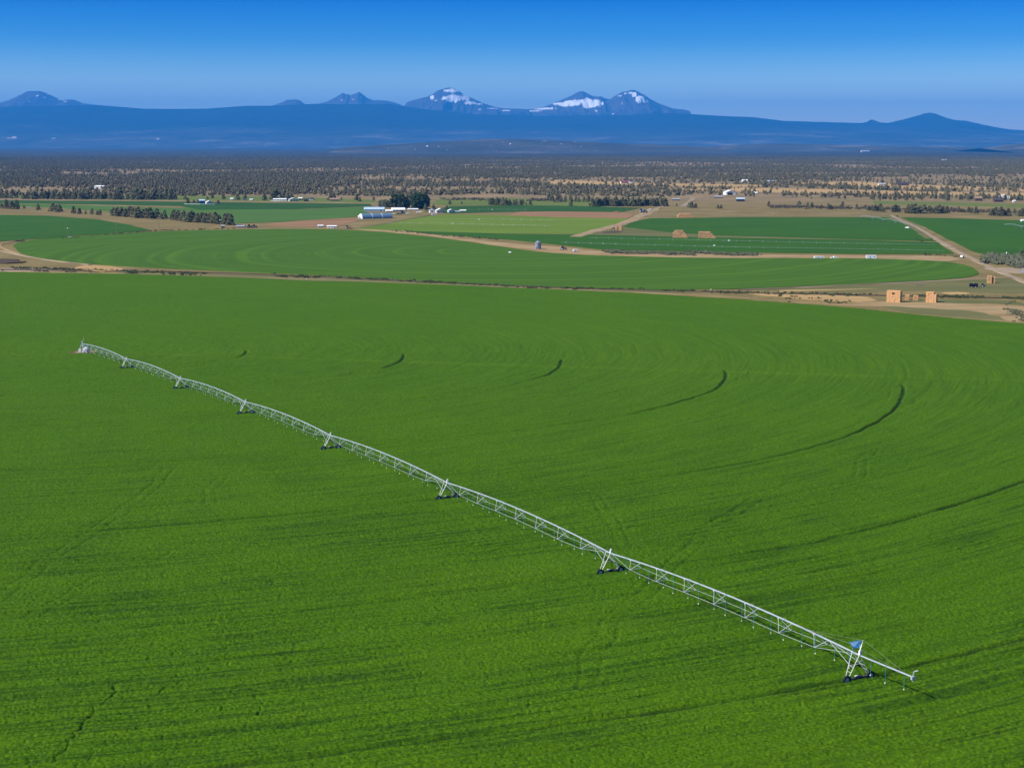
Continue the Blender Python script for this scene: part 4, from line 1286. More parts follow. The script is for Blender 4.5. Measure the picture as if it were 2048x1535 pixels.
    for i, (par, p, ax_) in enumerate(hose_list):
        gz = float(zterr(O.x + p.x, O.y + p.y)) - O.z
        Lz = max(1.2, p.z - gz - 1.6)
        rz = math.atan2(ax_.y, ax_.x) + (math.pi if i % 2 else 0)
        if i < 100:
            h = link('drop_hose', hose_mesh(Lz), par)
            h.location = p
            h.rotation_euler = (0, 0, rz)
            b = MB().use(M_BULB)
            b.lathe([(0.03, 0.13), (0.08, 0.06), (0.085, 0.0), (0.04, -0.08)], 8, (0, 0.24, -Lz))
            h.data.materials.append(M_BULB)
            hm = h.data
            # the sprinkler head is one with its hose
            n0 = len(hm.vertices)
            vs = [tuple(v.co) for v in hm.vertices] + b.v
            fs = [tuple(q.vertices) for q in hm.polygons] + [tuple(j + n0 for j in f) for f in b.f]
            mi = [0] * len(hm.polygons) + [1] * len(b.f)
            hm.clear_geometry()
            hm.from_pydata(vs, [], fs)
            hm.polygons.foreach_set('material_index', mi)
            hm.update()
        else:
            q = p + Vector((-math.sin(rz), math.cos(rz), 0)) * 0.24
            far.use(M_HOSE).tube([p + Vector((0, 0, 0.05)), q + Vector((0, 0, 0.1)), q + Vector((0, 0, -Lz + 0.2))], 0.035, 5)
            far.use(M_BULB).lathe([(0.03, 0.16), (0.11, 0.07), (0.12, 0.0), (0.05, -0.1)], 8, tuple(q - Vector((0, 0, Lz))))
    o = far.build('drop_hose', root)
    o['kind'] = 'stuff'
center_pivot()

def poly_tank():
    p = G(173.5, 706)
    o = thing('fertilizer_tank', 'white ribbed fertilizer tank standing beside the centre tower of the irrigation machine', 'tank', p)
    b = MB().use(M_BOX)
    prof = [(1.2, 0.1)]
    for k in range(7):
        z = 0.25 + k * 0.26
        prof += [(1.2, z), (1.27, z + 0.08), (1.2, z + 0.16)]
    prof += [(1.15, 2.15), (0.9, 2.42), (0.4, 2.6), (0.25, 2.62)]
    b.lathe(prof, 24)
    b.build('tank_body', o, smooth=False)
    MB().use(M_TYRE).lathe([(0.26, 2.63), (0.26, 2.74), (0.2, 2.78)], 12).build('lid', o)
    c = MB().use(mat('tank_strap', (0.35, 0.33, 0.42), 0.5, var=0.2))
    for k in range(6):
        a = k * math.pi / 3 + 0.2
        c.bar((1.3 * math.cos(a), 1.3 * math.sin(a), 0.02), (1.3 * math.cos(a), 1.3 * math.sin(a), 2.05), 0.05, 4)
    c.build('strap', o)
poly_tank()

# ------------------------------------------------------------------ farm buildings
M_WHITE = mat('white_siding', (0.80, 0.80, 0.77), 0.6, var=0.08, scale=0.5)
M_WROOF = mat('white_metal_roof', (0.80, 0.82, 0.84), 0.4, var=0.1, scale=0.4)
M_CREAM = mat('cream_siding', (0.72, 0.68, 0.55), 0.7, var=0.1, scale=0.5)
M_TANR = mat('tan_roof', (0.42, 0.30, 0.20), 0.8, var=0.2, scale=0.5)
M_BROWN = mat('brown_siding', (0.20, 0.13, 0.09), 0.8, var=0.3, scale=0.5)
M_DARK = mat('dark_siding', (0.05, 0.05, 0.055), 0.8, var=0.3, scale=0.5)
M_GREYR = mat('grey_metal_roof', (0.45, 0.47, 0.50), 0.45, var=0.15, scale=0.4, metal=0.3)
M_DKROOF = mat('dark_roof', (0.10, 0.085, 0.09), 0.7, var=0.3, scale=0.4)
M_REDR = mat('red_roof', (0.36, 0.09, 0.10), 0.7, var=0.2, scale=0.4)
M_BLUEW = mat('blue_siding', (0.10, 0.30, 0.62), 0.6, var=0.2, scale=0.4)
M_PBLUE = mat('pale_blue_sheet', (0.42, 0.56, 0.70), 0.4, var=0.15, scale=0.3)
M_WIN = mat('window_glass', (0.04, 0.05, 0.07), 0.15, var=0.3, scale=1.0, spec=0.6)
M_YEL = mat('yellow_paint', (0.62, 0.50, 0.06), 0.5, var=0.2, scale=1.0)
M_GREEN = mat('green_paint', (0.05, 0.25, 0.06), 0.5, var=0.2, scale=1.0)

def gable(name, label, cat, px, py, wpx, hpx, depth=None, rz=0.0, wall=None, roof=None, pitch=0.35, ridge_along='x', windows=2, door=True, group=None, open_front=False):
    """a gabled building: walls, overhanging roof, door and windows; wpx, hpx its width and height in photo pixels"""
    p = G(px, py)
    k = mpp(p)
    w, h = wpx * k, hpx * k
    d = depth or w * 0.7
    wall, roof = wall or M_WHITE, roof or M_WROOF
    run = (d if ridge_along == 'x' else w) / 2
    rh = min(run * pitch, h * 0.5)
    eh = h - rh
    o = thing(name, label, cat, p, rz, group)
    b = MB().use(wall)
    prof = [(-run, 0), (run, 0), (run, eh), (0, eh + rh), (-run, eh)]
    b.prism(prof, w if ridge_along == 'x' else d, along='x' if ridge_along == 'x' else 'y')
    b.build('wall', o)
    r = MB().use(roof)
    L = (w if ridge_along == 'x' else d) + 0.8
    t = 0.25
    ov = 0.5
    sl = rh / run
    r.prism([(-run - ov, eh - ov * sl + 0.02), (0, eh + rh + 0.02), (run + ov, eh - ov * sl + 0.02), (run + ov, eh - ov * sl + t), (0, eh + rh + t), (-run - ov, eh - ov * sl + t)][::-1], L, along='x' if ridge_along == 'x' else 'y')
    r.build('roof', o)
    yf = -(d / 2) - 0.03
    ww = w
    for i in range(windows):
        x = -ww / 2 + ww * (i + 0.7) / (windows + 0.4 if not door else windows + 0.9)
        MB().use(M_WIN).box((x, yf, eh * 0.55), (min(1.6, ww * 0.14), 0.08, min(1.3, eh * 0.4))).build('window', o)
    if door:
        x = ww * 0.34
        MB().use(M_DKROOF if not open_front else M_DARK).box((x, yf, min(2.2, eh * 0.8) / 2), (min(1.3, ww * 0.12) if not open_front else ww * 0.25, 0.1, min(2.2, eh * 0.8))).build('door', o)
    if open_front:
        MB().use(M_DARK).box((-ww * 0.1, yf, eh * 0.42), (ww * 0.5, 0.1, eh * 0.8)).build('doorway', o)
    return o

R = math.radians
gable('shed', 'white long shed standing alone in the left juniper woodland', 'shed', 201, 377, 19, 6, 14, R(-14), M_WHITE, M_WROOF, 0.25, windows=3)
gable('house', 'white gabled house behind the white fence at the left', 'house', 418, 408, 12, 6.5, 10, R(20), M_WHITE, M_WROOF, 0.5, 'y', windows=1)
gable('house', 'bright blue annex house left of the white gabled house', 'house', 404, 407, 11, 8, 8, R(10), M_BLUEW, M_PBLUE, 0.4, windows=2)
gable('shed', 'small white shed near the far pasture, left of two dark trees', 'shed', 464, 400, 6, 4, 5, R(0), M_WHITE, M_WROOF, 0.4, windows=1)
gable('shed', 'low white shed with dark roof at the far pasture edge', 'shed', 489, 400.5, 8, 4, 6, R(10), M_WHITE, M_DKROOF, 0.4, windows=1)
gable('shed', 'tiny white shed at the right end of the far pasture sheds', 'shed', 503, 401, 6, 3, 5, R(-5), M_WHITE, M_WROOF, 0.3, windows=1)
gable('farmhouse', 'pale farmhouse with broad cream gable among dark pines', 'house', 587, 402.5, 18, 7, 12, R(14), M_CREAM, M_WROOF, 0.45, 'y', windows=2)
gable('house', 'long low white house left of the pale farmhouse', 'house', 560, 402, 26, 5, 8, R(0), M_WHITE, M_WROOF, 0.3, windows=4)
gable('shed', 'dark red shed right of the pale farmhouse', 'shed', 612, 402.5, 9, 5.5, 8, R(5), mat('dark_red_siding', (0.22, 0.06, 0.05), 0.8, var=0.2), M_DKROOF, 0.45, windows=1)
gable('shed', 'small black and white shed beside the dark red shed', 'shed', 601, 400, 8, 5, 6, R(0), M_DARK, M_WROOF, 0.4, windows=1)
gable('shed', 'white hut at the right of the dark red shed', 'shed', 624, 400.5, 8, 5, 6, R(0), M_WHITE, M_DKROOF, 0.4, windows=1)
gable('barn', 'low tan-roofed barn in the pale pasture', 'barn', 669, 401.5, 18, 5.5, 14, R(6), M_TANR, M_TANR, 0.5, windows=0, door=False)
gable('barn', 'long pale blue metal barn behind the greenhouse', 'barn', 749, 422, 40, 7.5, 14, R(0), M_PBLUE, M_PBLUE, 0.45, windows=0, door=True)
gable('barn', 'white-roofed long barn with cream front in the farmyard', 'barn', 796, 422.5, 26, 7, 14, R(8), M_CREAM, M_WROOF, 0.4, windows=3)
gable('shed', 'low white lean shed at the left of the white-roofed barn', 'shed', 778, 423.5, 14, 4, 8, R(8), M_CREAM, M_WROOF, 0.4, windows=1)
gable('shed', 'low white shed behind the parked farm machines', 'shed', 826, 420.5, 20, 3.5, 6, R(0), M_WHITE, M_WROOF, 0.3, windows=3)
gable('house', 'white house with grey roof, left of the three farmhouses', 'house', 865, 425, 12, 7, 10, R(12), M_WHITE, M_GREYR, 0.45, 'y', windows=1)
gable('house', 'white house with cream gable, middle of the three farmhouses', 'house', 880, 425.5, 17, 8.5, 11, R(12), M_CREAM, M_WROOF, 0.45, 'y', windows=2)
gable('house', 'small white house, right of the three farmhouses', 'house', 902, 425, 12, 6.5, 9, R(12), M_WHITE, M_WROOF, 0.4, 'y', windows=1)
gable('shed', 'low dark shed right of the three farmhouses', 'shed', 914, 424.5, 12, 3, 7, 0, M_DARK, M_GREYR, 0.3, windows=0)
gable('shed', 'narrow white shelter at the right end of the farmyard', 'shed', 926, 422, 12, 2.5, 6, 0, M_WHITE, M_WROOF, 0.3, windows=0, door=False)
gable('house', 'cream house with red roof in the golden meadow', 'house', 1248, 367, 15, 6, 16, R(8), M_CREAM, M_REDR, 0.5, windows=2)
gable('house', 'white house right of the red-roofed house', 'house', 1262, 366.5, 8, 7, 12, R(0), M_WHITE, M_DKROOF, 0.5, windows=1)
gable('house', 'white house half hidden in the junipers at upper right', 'house', 1489, 364.5, 10, 5.5, 12, R(0), M_WHITE, M_WROOF, 0.5, windows=1)
gable('barn', 'white barn with open dark front above the dry pasture', 'barn', 1459, 389.5, 20, 9, 18, R(10), M_WHITE, M_WROOF, 0.35, 'y', windows=0, door=False, open_front=True)
gable('shed', 'long low dark shed on the green slope', 'shed', 1437, 395.5, 18, 3.5, 8, R(-6), M_DARK, M_GREYR, 0.3, windows=0, door=False)
gable('shed', 'long low dark open shed beside the farm track', 'shed', 1352, 400.5, 15, 3.5, 8, R(0), M_DARK, M_GREYR, 0.3, windows=0, door=False)
gable('shed', 'black open machine shed in the dry pasture', 'shed', 1481, 402.5, 16, 7, 12, R(-8), M_DARK, M_PBLUE, 0.3, windows=0, door=False)
gable('shed', 'small white shed beside the white open-front barn', 'shed', 1510, 388, 8, 4, 10, R(0), M_WHITE, M_WROOF, 0.3, windows=0)
gable('house', 'blue-roofed long house among the upper right junipers', 'house', 1540, 364.5, 13, 3.5, 12, R(0), M_PBLUE, M_PBLUE, 0.3, windows=1)
gable('house', 'large dark house with tan gable in the right woodland', 'house', 1806, 371, 22, 7, 20, R(-10), M_BROWN, M_DKROOF, 0.5, windows=3)
gable('house', 'white cabin left of the large dark house', 'house', 1763, 371, 12, 5, 14, R(0), M_CREAM, M_GREYR, 0.5, windows=1)
gable('barn', 'tall brown gabled barn at the edge of the right woodland', 'barn', 1955, 401.5, 14, 9, 13, R(0), M_BROWN, M_TANR, 0.5, windows=0, door=True)
gable('house', 'low brown house right of the tall brown barn', 'house', 1996, 404, 18, 8, 12, R(-6), M_BROWN, M_DKROOF, 0.5, windows=2)
gable('house', 'white house behind the low brown house', 'house', 2008, 396.5, 20, 7, 13, R(-8), M_WHITE, M_WROOF, 0.45, 'y', windows=2)
gable('shed', 'tiny white shed right of the low brown house', 'shed', 2028, 404.5, 5, 4, 4, 0, M_WHITE, M_WROOF, 0.4, windows=0)
gable('shed', 'small white shed at the right end of the far right field', 'shed', 2046, 443, 8, 4, 6, 0, M_WHITE, M_WROOF, 0.3, windows=0)
gable('shed', 'small yellow pump shed under the lamp pole, left of the dark vehicles', 'shed', 446, 455, 7, 5, 4, R(10), M_YEL, M_GREYR, 0.4, windows=0)
gable('shed', 'white shed left of the long white shed by the tilled field', 'shed', 641, 454, 10.5, 4, 4, R(4), M_WHITE, M_WROOF, 0.3, windows=1)
gable('shed', 'low long white shed at the corner of the tilled field', 'shed', 664, 455.5, 19, 4.5, 4, R(-6), M_WHITE, M_WROOF, 0.3, windows=2)
gable('shed', 'low grey metal shed beside the dark tractors', 'shed', 482, 454.5, 16, 4, 6, R(-5), M_GREYR, M_GREYR, 0.3, windows=0)

# far settlement on the plain and the low hill: specks, one object each, no parts
def specks():
    pts = [(8, 277, 20), (32, 277.5, 22), (42, 277, 14), (120, 278, 22), (325, 279, 10), (1730, 304, 36), (1888, 322, 16)]
    rng = random.Random(3)
    me = []
    for k in range(4):
        b = MB().use(M_WHITE).prism([(-4, 0), (4, 0), (4, 4), (0, 6.5 + k), (-4, 4)], 12 + 3 * k)
        b.use(M_GREYR).prism([(-4.5, 3.8), (0, 6.6 + k), (4.5, 3.8), (4.5, 4.1), (0, 7 + k), (-4.5, 4.1)][::-1], 12.6 + 3 * k)
        me.append(b.mesh('far_building'))
    for x, y, w in pts:
        p = G(x, max(y, 295.5)) if y < 295 else G(x, y)
        if y < 295:
            p = Vector(((x - PW / 2) / F_PX * 21500, 21500, ZF + (HOR - y) / F_PX * 21500))
        o = link('far_building', random.choice(me))
        o.location = p - Vector((0, 0, 3))
        s = (w * mpp(p)) / 34
        o.scale = (s, s, min(s, 2.5))
        tag(o, 'wide white building on the far plain below the right mountain' if w == 36 else 'bright white building speck far away at the foot of the mountains' if y < 300 else 'small white building on the far right plain', 'building', None if y > 300 else 'far white buildings at the mountain foot')
    for _ in range(24):
        x = rng.gauss(1010, 110)
        x = min(max(x, 790), 1290)
        top = float(np.interp(x, [700, 760, 850, 930, 985, 1060, 1150, 1260, 1360], [294, 290, 285, 280.5, 278, 279.5, 283, 288, 291]))
        t = rng.uniform(0.04, 0.8)
        p = Vector(((x - PW / 2) / F_PX * 15000, 15000 - 1500 * t, max(0, (HOR - top) / F_PX * 15000 + ZF) * (1 - t) ** 1.25 + 5))
        o = link('far_house', rng.choice(me))
        o.location = p - Vector((0, 0, 4))
        s = rng.uniform(0.25, 0.6)
        o.scale = (s, s, s * 1.2)
        o.rotation_euler = (0, 0, rng.uniform(-.6, .6))
        tag(o, 'tiny pale house among trees on the low hill below the peaks', 'house', 'tiny houses on the low hill')
    for _ in range(20):
        x, y = rng.uniform(1350, 1640), rng.uniform(294, 300)
        p = G(x, y)
        o = link('far_house', rng.choice(me))
        o.location = p
        s = rng.uniform(0.6, 1.6)
        o.scale = (s, s, s)
        tag(o, 'tiny pale house in the far town on the plain right of centre', 'house', 'tiny houses of the far town')
specks()

def greenhouse():
    for k, (px, py, w) in enumerate([(739, 436.5, 19), (758, 435.5, 17), (771, 434.5, 13)]):
        pass
    p = G(752, 436.5)
    o = thing('greenhouse', 'three-part pale blue arched greenhouse at the left of the farmyard', 'greenhouse', p, R(26))
    k = mpp(p)
    hood = mat('greenhouse_film', (0.20, 0.34, 0.50), 0.3, var=0.15, scale=0.3, spec=0.5)
    endm = mat('greenhouse_end', (0.74, 0.80, 0.82), 0.4, var=0.08, scale=0.5)
    rad = 6.2
    L = 12.5
    n = 14
    prof = [(rad * math.cos(math.pi * i / n), 6.0 * math.sin(math.pi * i / n)) for i in range(n + 1)]
    for j in range(3):
        x = (j - 1) * (L + 0.6)
        MB().use(hood).prism(prof, L, (x, 0, 0)).build('arched_bay', o, smooth=False)
        e = MB().use(endm)
        e.prism([(q[0] * 1.02, q[1] * 1.02) for q in prof], 0.5, (x - L / 2 - 0.26, 0, 0))
        e.build('end_frame', o)
    s = gable('shed', 'small white hut at the left end of the greenhouse', 'shed', 719, 437, 5, 5.5, 5, R(10), M_WHITE, M_WROOF, 0.4, windows=0)
greenhouse()

def grain_bin():
    p = G(1076, 498)
    k = mpp(p)
    o = thing('grain_bin', 'silver corrugated grain bin with conical roof beside the centre field', 'grain bin', p)
    r, h, rh = 6.3 * k, 12.8 * k, 4.6 * k
    st = mat('corrugated_steel', (0.33, 0.39, 0.47), 0.45, var=0.15, scale=0.8, metal=0.1, spec=0.5)
    prof = []
    nr = 22
    for i in range(nr + 1):
        prof.append((r * (1.0 if i % 2 else 0.975), h * i / nr))
    MB().use(st).lathe(prof, 28).build('wall', o)
    rf = MB().use(st).lathe([(r * 1.05, h - 0.05), (r * 1.05, h + 0.05), (0.35, h + rh * 0.9), (0.35, h + rh)], 28).build('roof', o)
    d = MB().use(M_GREYR).box((-r * 0.5, -r * 0.88, 1.2), (1.0, 0.2, 2.0), R(30))
    d.build('door', o)
    l = MB().use(M_GALV)
    for s in (-0.25, 0.25):
        l.bar((r * 0.5 + s, -r * 0.9, 0.2), (r * 0.5 + s, -r * 0.9, h), 0.05, 4)
    l.build('ladder', o)
grain_bin()

# ------------------------------------------------------------------ hay stacks
M_HAY = [mat(('pale_hay', 'gold_hay', 'brown_hay')[k], c, 0.95, var=0.25, scale=1.2, bump=0.5, bscale=6.0) for k, c in enumerate([(0.62, 0.36, 0.17), (0.64, 0.365, 0.16), (0.50, 0.285, 0.14)])]
BALES = []
for mm in M_HAY:
    b = MB().use(mm)
    w, d_, h_ = 1.0, 1.0, 1.0
    e = 0.05
    vs, fs = [], []
    for z, t in ((0, 1 - e), (e, 1), (1 - e, 1), (1, 1 - e)):
        for x, y in ((-.5, -.5), (.5, -.5), (.5, .5), (-.5, .5)):
            vs.append((x * t, y * t, z))
    fs = [(3, 2, 1, 0), (12, 13, 14, 15)]
    for q in range(3):
        for i in range(4):
            fs.append((q * 4 + i, q * 4 + (i + 1) % 4, q * 4 + 4 + (i + 1) % 4, q * 4 + 4 + i))
    b.add(vs, fs)
    BALES.append(b.mesh('bale'))

def hay_stack(label, px, py, wpx, hpx, cols, rows, deep, rz, depth_m, drop_right=0, drop_left=0, holes=(), mats_w=(0, 1)):
    p = G(px, py)
    k = mpp(p)
    w, h = wpx * k / max(0.5, math.cos(rz)), hpx * k
    bw, bh, bd = w / cols, h / rows, depth_m / deep
    o = thing('hay_stack', label, 'hay stack', p, rz)
    for j in range(deep):
        for c in range(cols):
            for r in range(rows):
                if r >= rows - max(0, drop_right - (cols - 1 - c)) or r >= rows - max(0, drop_left - c):
                    continue
                if j == 0 and (c, r) in holes:
                    continue
                if 0 < j < deep - 1 and 0 < c < cols - 1 and r < rows - 1:
                    continue
                q = link('bale', BALES[random.choice(mats_w)], o)
                q.location = ((c + 0.5 - cols / 2) * bw + random.uniform(-.06, .06), -depth_m / 2 + (j + 0.5) * bd + random.uniform(-.12, .12), r * bh)
                q.scale = (bw * 0.975, bd * 0.985, bh * 0.985)
                q.rotation_euler = (0, 0, random.uniform(-.015, .015))
    return o

hay_stack('tall big hay stack with dark gaps in its front, leftmost of the stackyard', 1788, 604, 24, 23.5, 5, 6, 2, R(-30), 3.6, holes=((2, 4),), mats_w=(0, 1))
hay_stack('low leftover hay stack right behind the tall stack with gaps', 1814, 600, 8, 11, 3, 4, 2, R(-15), 3.0)
hay_stack('small square hay stack between the two tall stacks', 1831, 600.5, 9.5, 9.5, 3, 4, 2, R(-12), 3.0)
hay_stack('tall narrow hay stack with a ragged right side, right of the small square stack', 1863, 604.5, 18, 21, 4, 6, 2, R(-30), 3.4, drop_right=1)
hay_stack('tall tower-like hay stack beside the dirt road', 1978.5, 566.5, 8.5, 15.5, 2, 6, 2, R(-12), 3.0)
hay_stack('shorter hay stack right of the tower-like stack by the dirt road', 1986.5, 566.5, 5.5, 13, 2, 5, 2, R(-12), 2.5)
hay_stack('long hay stack with stepped right end, left of the pair on the field edge', 1361, 475.5, 31, 15, 9, 4, 2, R(-8), 5.0, drop_right=3, drop_left=1, mats_w=(0, 2))
hay_stack('long hay stack with stepped right end, right of the pair on the field edge', 1414, 476.5, 34, 13.5, 10, 4, 2, R(-8), 5.0, drop_right=3, mats_w=(0, 2))
hay_stack('low golden hay stack with a dip, on the far edge of the dark field', 1371, 435, 32, 8, 10, 3, 2, R(0), 6.0, drop_right=2, drop_left=1, mats_w=(1, 1))
hay_stack('small brown hay stack nearest the road fork, right of two', 1241, 461, 6, 9, 2, 4, 2, R(-15), 4.0, mats_w=(2, 0))
hay_stack('small pale hay stack beside the yellow loader, left of two', 1232, 460, 4.5, 7.5, 2, 3, 2, R(-10), 3.5)
hay_stack('tiny brown hay stack on the brown tilled field', 1232, 426.5, 8, 3.5, 3, 2, 2, R(0), 4.0, mats_w=(2, 2))

# ------------------------------------------------------------------ vehicles and machines
def wheels(o, spots, r=0.45, w=0.3):
    for x, y in spots:
        m = MB().use(M_TYRE).bar((x, y - w / 2, r), (x, y + w / 2, r), r, 14)
        m.use(M_BOX).bar((x, y - w / 2 - 0.01, r), (x, y + w / 2 + 0.01, r), r * 0.5, 10)
        m.build('wheel', o)

def trailer(label, px, py, wpx, hpx, rz=0.0, paint=None, cat='trailer', name='trailer', tongue=True):
    p = G(px, py)
    k = mpp(p)
    L, h = wpx * k, hpx * k
    o = thing(name, label, cat, p, rz)
    b = MB().use(paint or M_WHITE)
    z0 = 0.55
    prof = [(-L / 2, z0 + 0.1), (-L / 2 + 0.1, z0), (L / 2 - 0.1, z0), (L / 2, z0 + 0.2), (L / 2, h - 0.25), (L / 2 - 0.25, h), (-L / 2 + 0.15, h), (-L / 2, h - 0.15)]
    vs = [(x, y, z) for y in (-1.2, 1.2) for x, z in prof]
    n = len(prof)
    b.add(vs, [(i, (i + 1) % n, n + (i + 1) % n, n + i) for i in range(n)] + [tuple(range(n - 1, -1, -1)), tuple(range(n, 2 * n))])
    b.build('body', o)
    MB().use(M_WIN).box((L * 0.28, -1.22, h * 0.62), (L * 0.1, 0.06, h * 0.22)).build('window', o)
    MB().use(M_GREYR).box((-L * 0.12, -1.22, h * 0.5), (0.8, 0.06, h * 0.62)).build('door', o)
    wheels(o, [(x, y) for x in (-0.45, 0.5) for y in (-1.1, 1.1)])
    if tongue:
        MB().use(M_DARK).bar((-L / 2, 0, 0.6), (-L / 2 - 1.5, 0, 0.55), 0.08, 5).build('hitch', o)
    return o

def pickup(label, px, py, rz=0.0, paint=None, s=1.0, cat='pickup truck', name='pickup_truck', body='pickup'):
    p = G(px, py)
    o = thing(name, label, cat, p, rz)
    o.scale = (s, s, s)
    b = MB().use(paint or M_WHITE)
    prof = [(-2.7, .45), (2.6, .45), (2.7, .8), (2.6, 1.05), (1.2, 1.15), (0.65, 1.8), (-0.7, 1.85), (-0.85, 1.15), (-2.7, 1.15)]
    if body == 'car':
        prof = [(-2.2, .4), (2.2, .4), (2.25, .75), (2.1, .95), (1.0, 1.02), (0.4, 1.5), (-1.1, 1.5), (-1.8, 1.02), (-2.2, .95)]
    n = len(prof)
    vs = [(x, y * (0.85 if z > 1.3 else 1), z) for y in (-.95, .95) for x, z in prof]
    b.add(vs, [(i, (i + 1) % n, n + (i + 1) % n, n + i) for i in range(n)] + [tuple(range(n - 1, -1, -1)), tuple(range(n, 2 * n))])
    b.build('body', o)
    for sy in (-1, 1):
        MB().use(M_WIN).box((0 if body != 'car' else -0.35, sy * .87, 1.45 if body != 'car' else 1.24), (1.2, 0.06, .42 if body != 'car' else 0.3)).build('window', o)
    wheels(o, [(x, y) for x in (-1.6, 1.6) for y in (-.85, .85)], 0.4, 0.25)
    return o

def tractor(label, px, py, rz=0.0, paint=None, s=1.0, loader=False, name='tractor', cat='tractor'):
    p = G(px, py)
    o = thing(name, label, cat, p, rz)
    o.scale = (s, s, s)
    pm = paint or M_DARK
    MB().use(pm).box((1.2, 0, 1.3), (2.0, 0.9, 0.9), 0, 0.9).build('hood', o)
    c = MB().use(M_WIN).box((-0.4, 0, 2.1), (1.4, 1.3, 1.3), 0, 0.85)
    c.use(pm).box((-0.4, 0, 2.82), (1.5, 1.4, 0.15))
    c.use(pm).box((-0.4, 0, 1.2), (1.5, 1.2, 0.6))
    c.build('cab', o)
    wheels(o, [(-0.7, -1.0), (-0.7, 1.0)], 0.9, 0.5)
    wheels(o, [(1.9, -0.85), (1.9, 0.85)], 0.55, 0.35)
    MB().use(M_DARK).bar((1.4, 0.2, 1.7), (1.4, 0.2, 2.5), 0.06, 6).build('exhaust', o)
    if loader:
        a = MB().use(pm)
        for sy in (-0.7, 0.7):
            a.tube([(0.3, sy, 1.7), (2.2, sy, 1.9), (3.4, sy, 0.8)], 0.09, 5)
        a.build('loader_arm', o)
        MB().use(pm).prism([(-.9, .2), (.9, .2), (.9, 1.1), (-.9, 1.1)], 0.8, (3.6, 0, 0)).build('bucket', o)
    return o

def cargo_tank(label, px, py, wpx, hpx, rz=0.0, paint=None):
    p = G(px, py)
    k = mpp(p)
    L, r = wpx * k, hpx * k * 0.36
    o = thing('tank_trailer', label, 'trailer', p, rz)
    t = MB().use(paint or M_DARK)
    z = r + 0.6
    pts = [(-L / 2, 0.6), (-L / 2 + 0.25, 1), (L / 2 - 0.25, 1), (L / 2, 0.6)]
    for (x0, s0), (x1, s1) in zip(pts, pts[1:]):
        t.bar((x0, 0, z), (x1, 0, z), r * s0, 16, r * s1)
    t.build('tank_body', o)
    MB().use(M_DARK).box((0, 0, 0.62), (L * 0.95, 1.4, 0.25)).build('frame', o)
    MB().use(M_GREYR).lathe([(0.35, z + r - 0.05), (0.35, z + r + 0.2), (0.25, z + r + 0.25)], 10).build('hatch', o)
    wheels(o, [(x, y) for x in (-L * 0.28, L * 0.2) for y in (-0.9, 0.9)], 0.55, 0.35)
    MB().use(M_DARK).bar((L / 2, 0, 0.6), (L / 2 + 1.4, 0, 0.6), 0.09, 5).build('hitch', o)

cargo_tank('long black tank trailer parked on the grass in front of the tower-like hay stack', 1947, 575, 17, 9.5, R(-8), mat('black_tank', (0.02, 0.022, 0.03), 0.4, var=0.3))
tractor('small dark tractor parked right of the black tank trailer', 1966, 574, R(-10), mat('dark_blue_paint', (0.03, 0.035, 0.08), 0.5, var=0.2), 0.8)
trailer('long white flatbed-nosed trailer, left of the parked row along the canal strip', 1638, 517.5, 20, 5.2, R(4), M_WHITE)
pickup('low white pickup between the two long trailers on the tan strip', 1669, 517.3, R(4), M_WHITE, 1.1)
trailer('grey-white box trailer, right end of the parked row on the tan strip', 1742, 518, 20, 7.8, R(-2), M_WROOF, name='box_trailer')
trailer('small white camper trailer on the dry bank right of the grain bin', 1150.5, 504, 9, 5.5, R(8), M_WHITE, 'camper', 'camper_trailer')
tractor('old rusty brown farm machine between the grain bin and the camper', 1126.5, 500.5, R(-6), mat('rusty_paint', (0.16, 0.10, 0.07), 0.8, var=0.4), 1.35, name='farm_machine', cat='farm machine')
trailer('white utility trailer where the dirt road meets the canal strip', 1924, 515.5, 5, 4.6, R(40), M_WHITE, cat='trailer', name='utility_trailer', tongue=False)
pickup('white pickup on the dirt road between the two dark fields', 1815, 456.5, R(-55), M_WHITE, 1.0)
pickup('dark car on the dirt road beside the brush thicket', 1972, 528.5, R(-60), mat('dark_car_paint', (0.03, 0.03, 0.045), 0.3, var=0.2), 0.8, 'car', 'parked_car', 'car')
pickup('silver car at the right edge on the pale dirt yard', 2046, 545.5, R(-20), mat('silver_paint', (0.45, 0.48, 0.55), 0.3, var=0.1, metal=0.4), 1.0, 'car', 'parked_car', 'car')
tractor('yellow loader tractor beside the small pale hay stack', 1226, 461.5, R(170), M_YEL, 1.25, True, 'loader', 'loader')
tractor('orange-yellow loader on the tan bank right of the long white shed', 695, 457, R(-20), mat('orange_paint', (0.62, 0.28, 0.05), 0.5, var=0.2), 1.3, True, 'loader', 'loader')
tractor('dark green tractor left of two, beside the grey shed', 499, 456, R(15), M_GREEN, 1.4)
tractor('dark tractor right of two, beside the grey shed', 509, 456, R(10), M_DARK, 1.35)
trailer('white and green farm van parked before the farmhouses', 868, 431, 9, 5, R(10), M_WHITE, 'van', 'farm_van', False)
pickup('white pickup parked in front of the white-roofed barn', 788, 428.5, R(5), M_WHITE, 1.1)
pickup('dark pickup parked among the farmyard machines', 797, 429, R(0), M_DARK, 1.2)
tractor('green tractor parked in the middle of the farmyard', 805, 427.5, R(20), M_GREEN, 1.3)
pickup('pale pickup below the tall farmyard trees', 815, 428, R(-10), M_PBLUE, 1.1)
pickup('white car parked at the right end of the farmyard machines', 841, 425, R(0), M_WHITE, 1.2, 'car', 'parked_car', 'car')
trailer('white stock trailer parked in front of the tall farmyard trees', 836, 426, 8, 3, R(0), M_WHITE, 'trailer', 'stock_trailer')
tractor('yellow-green harvester parked where the middle road bends', 1290, 426, R(10), M_YEL, 1.5, False, 'harvester', 'harvester')
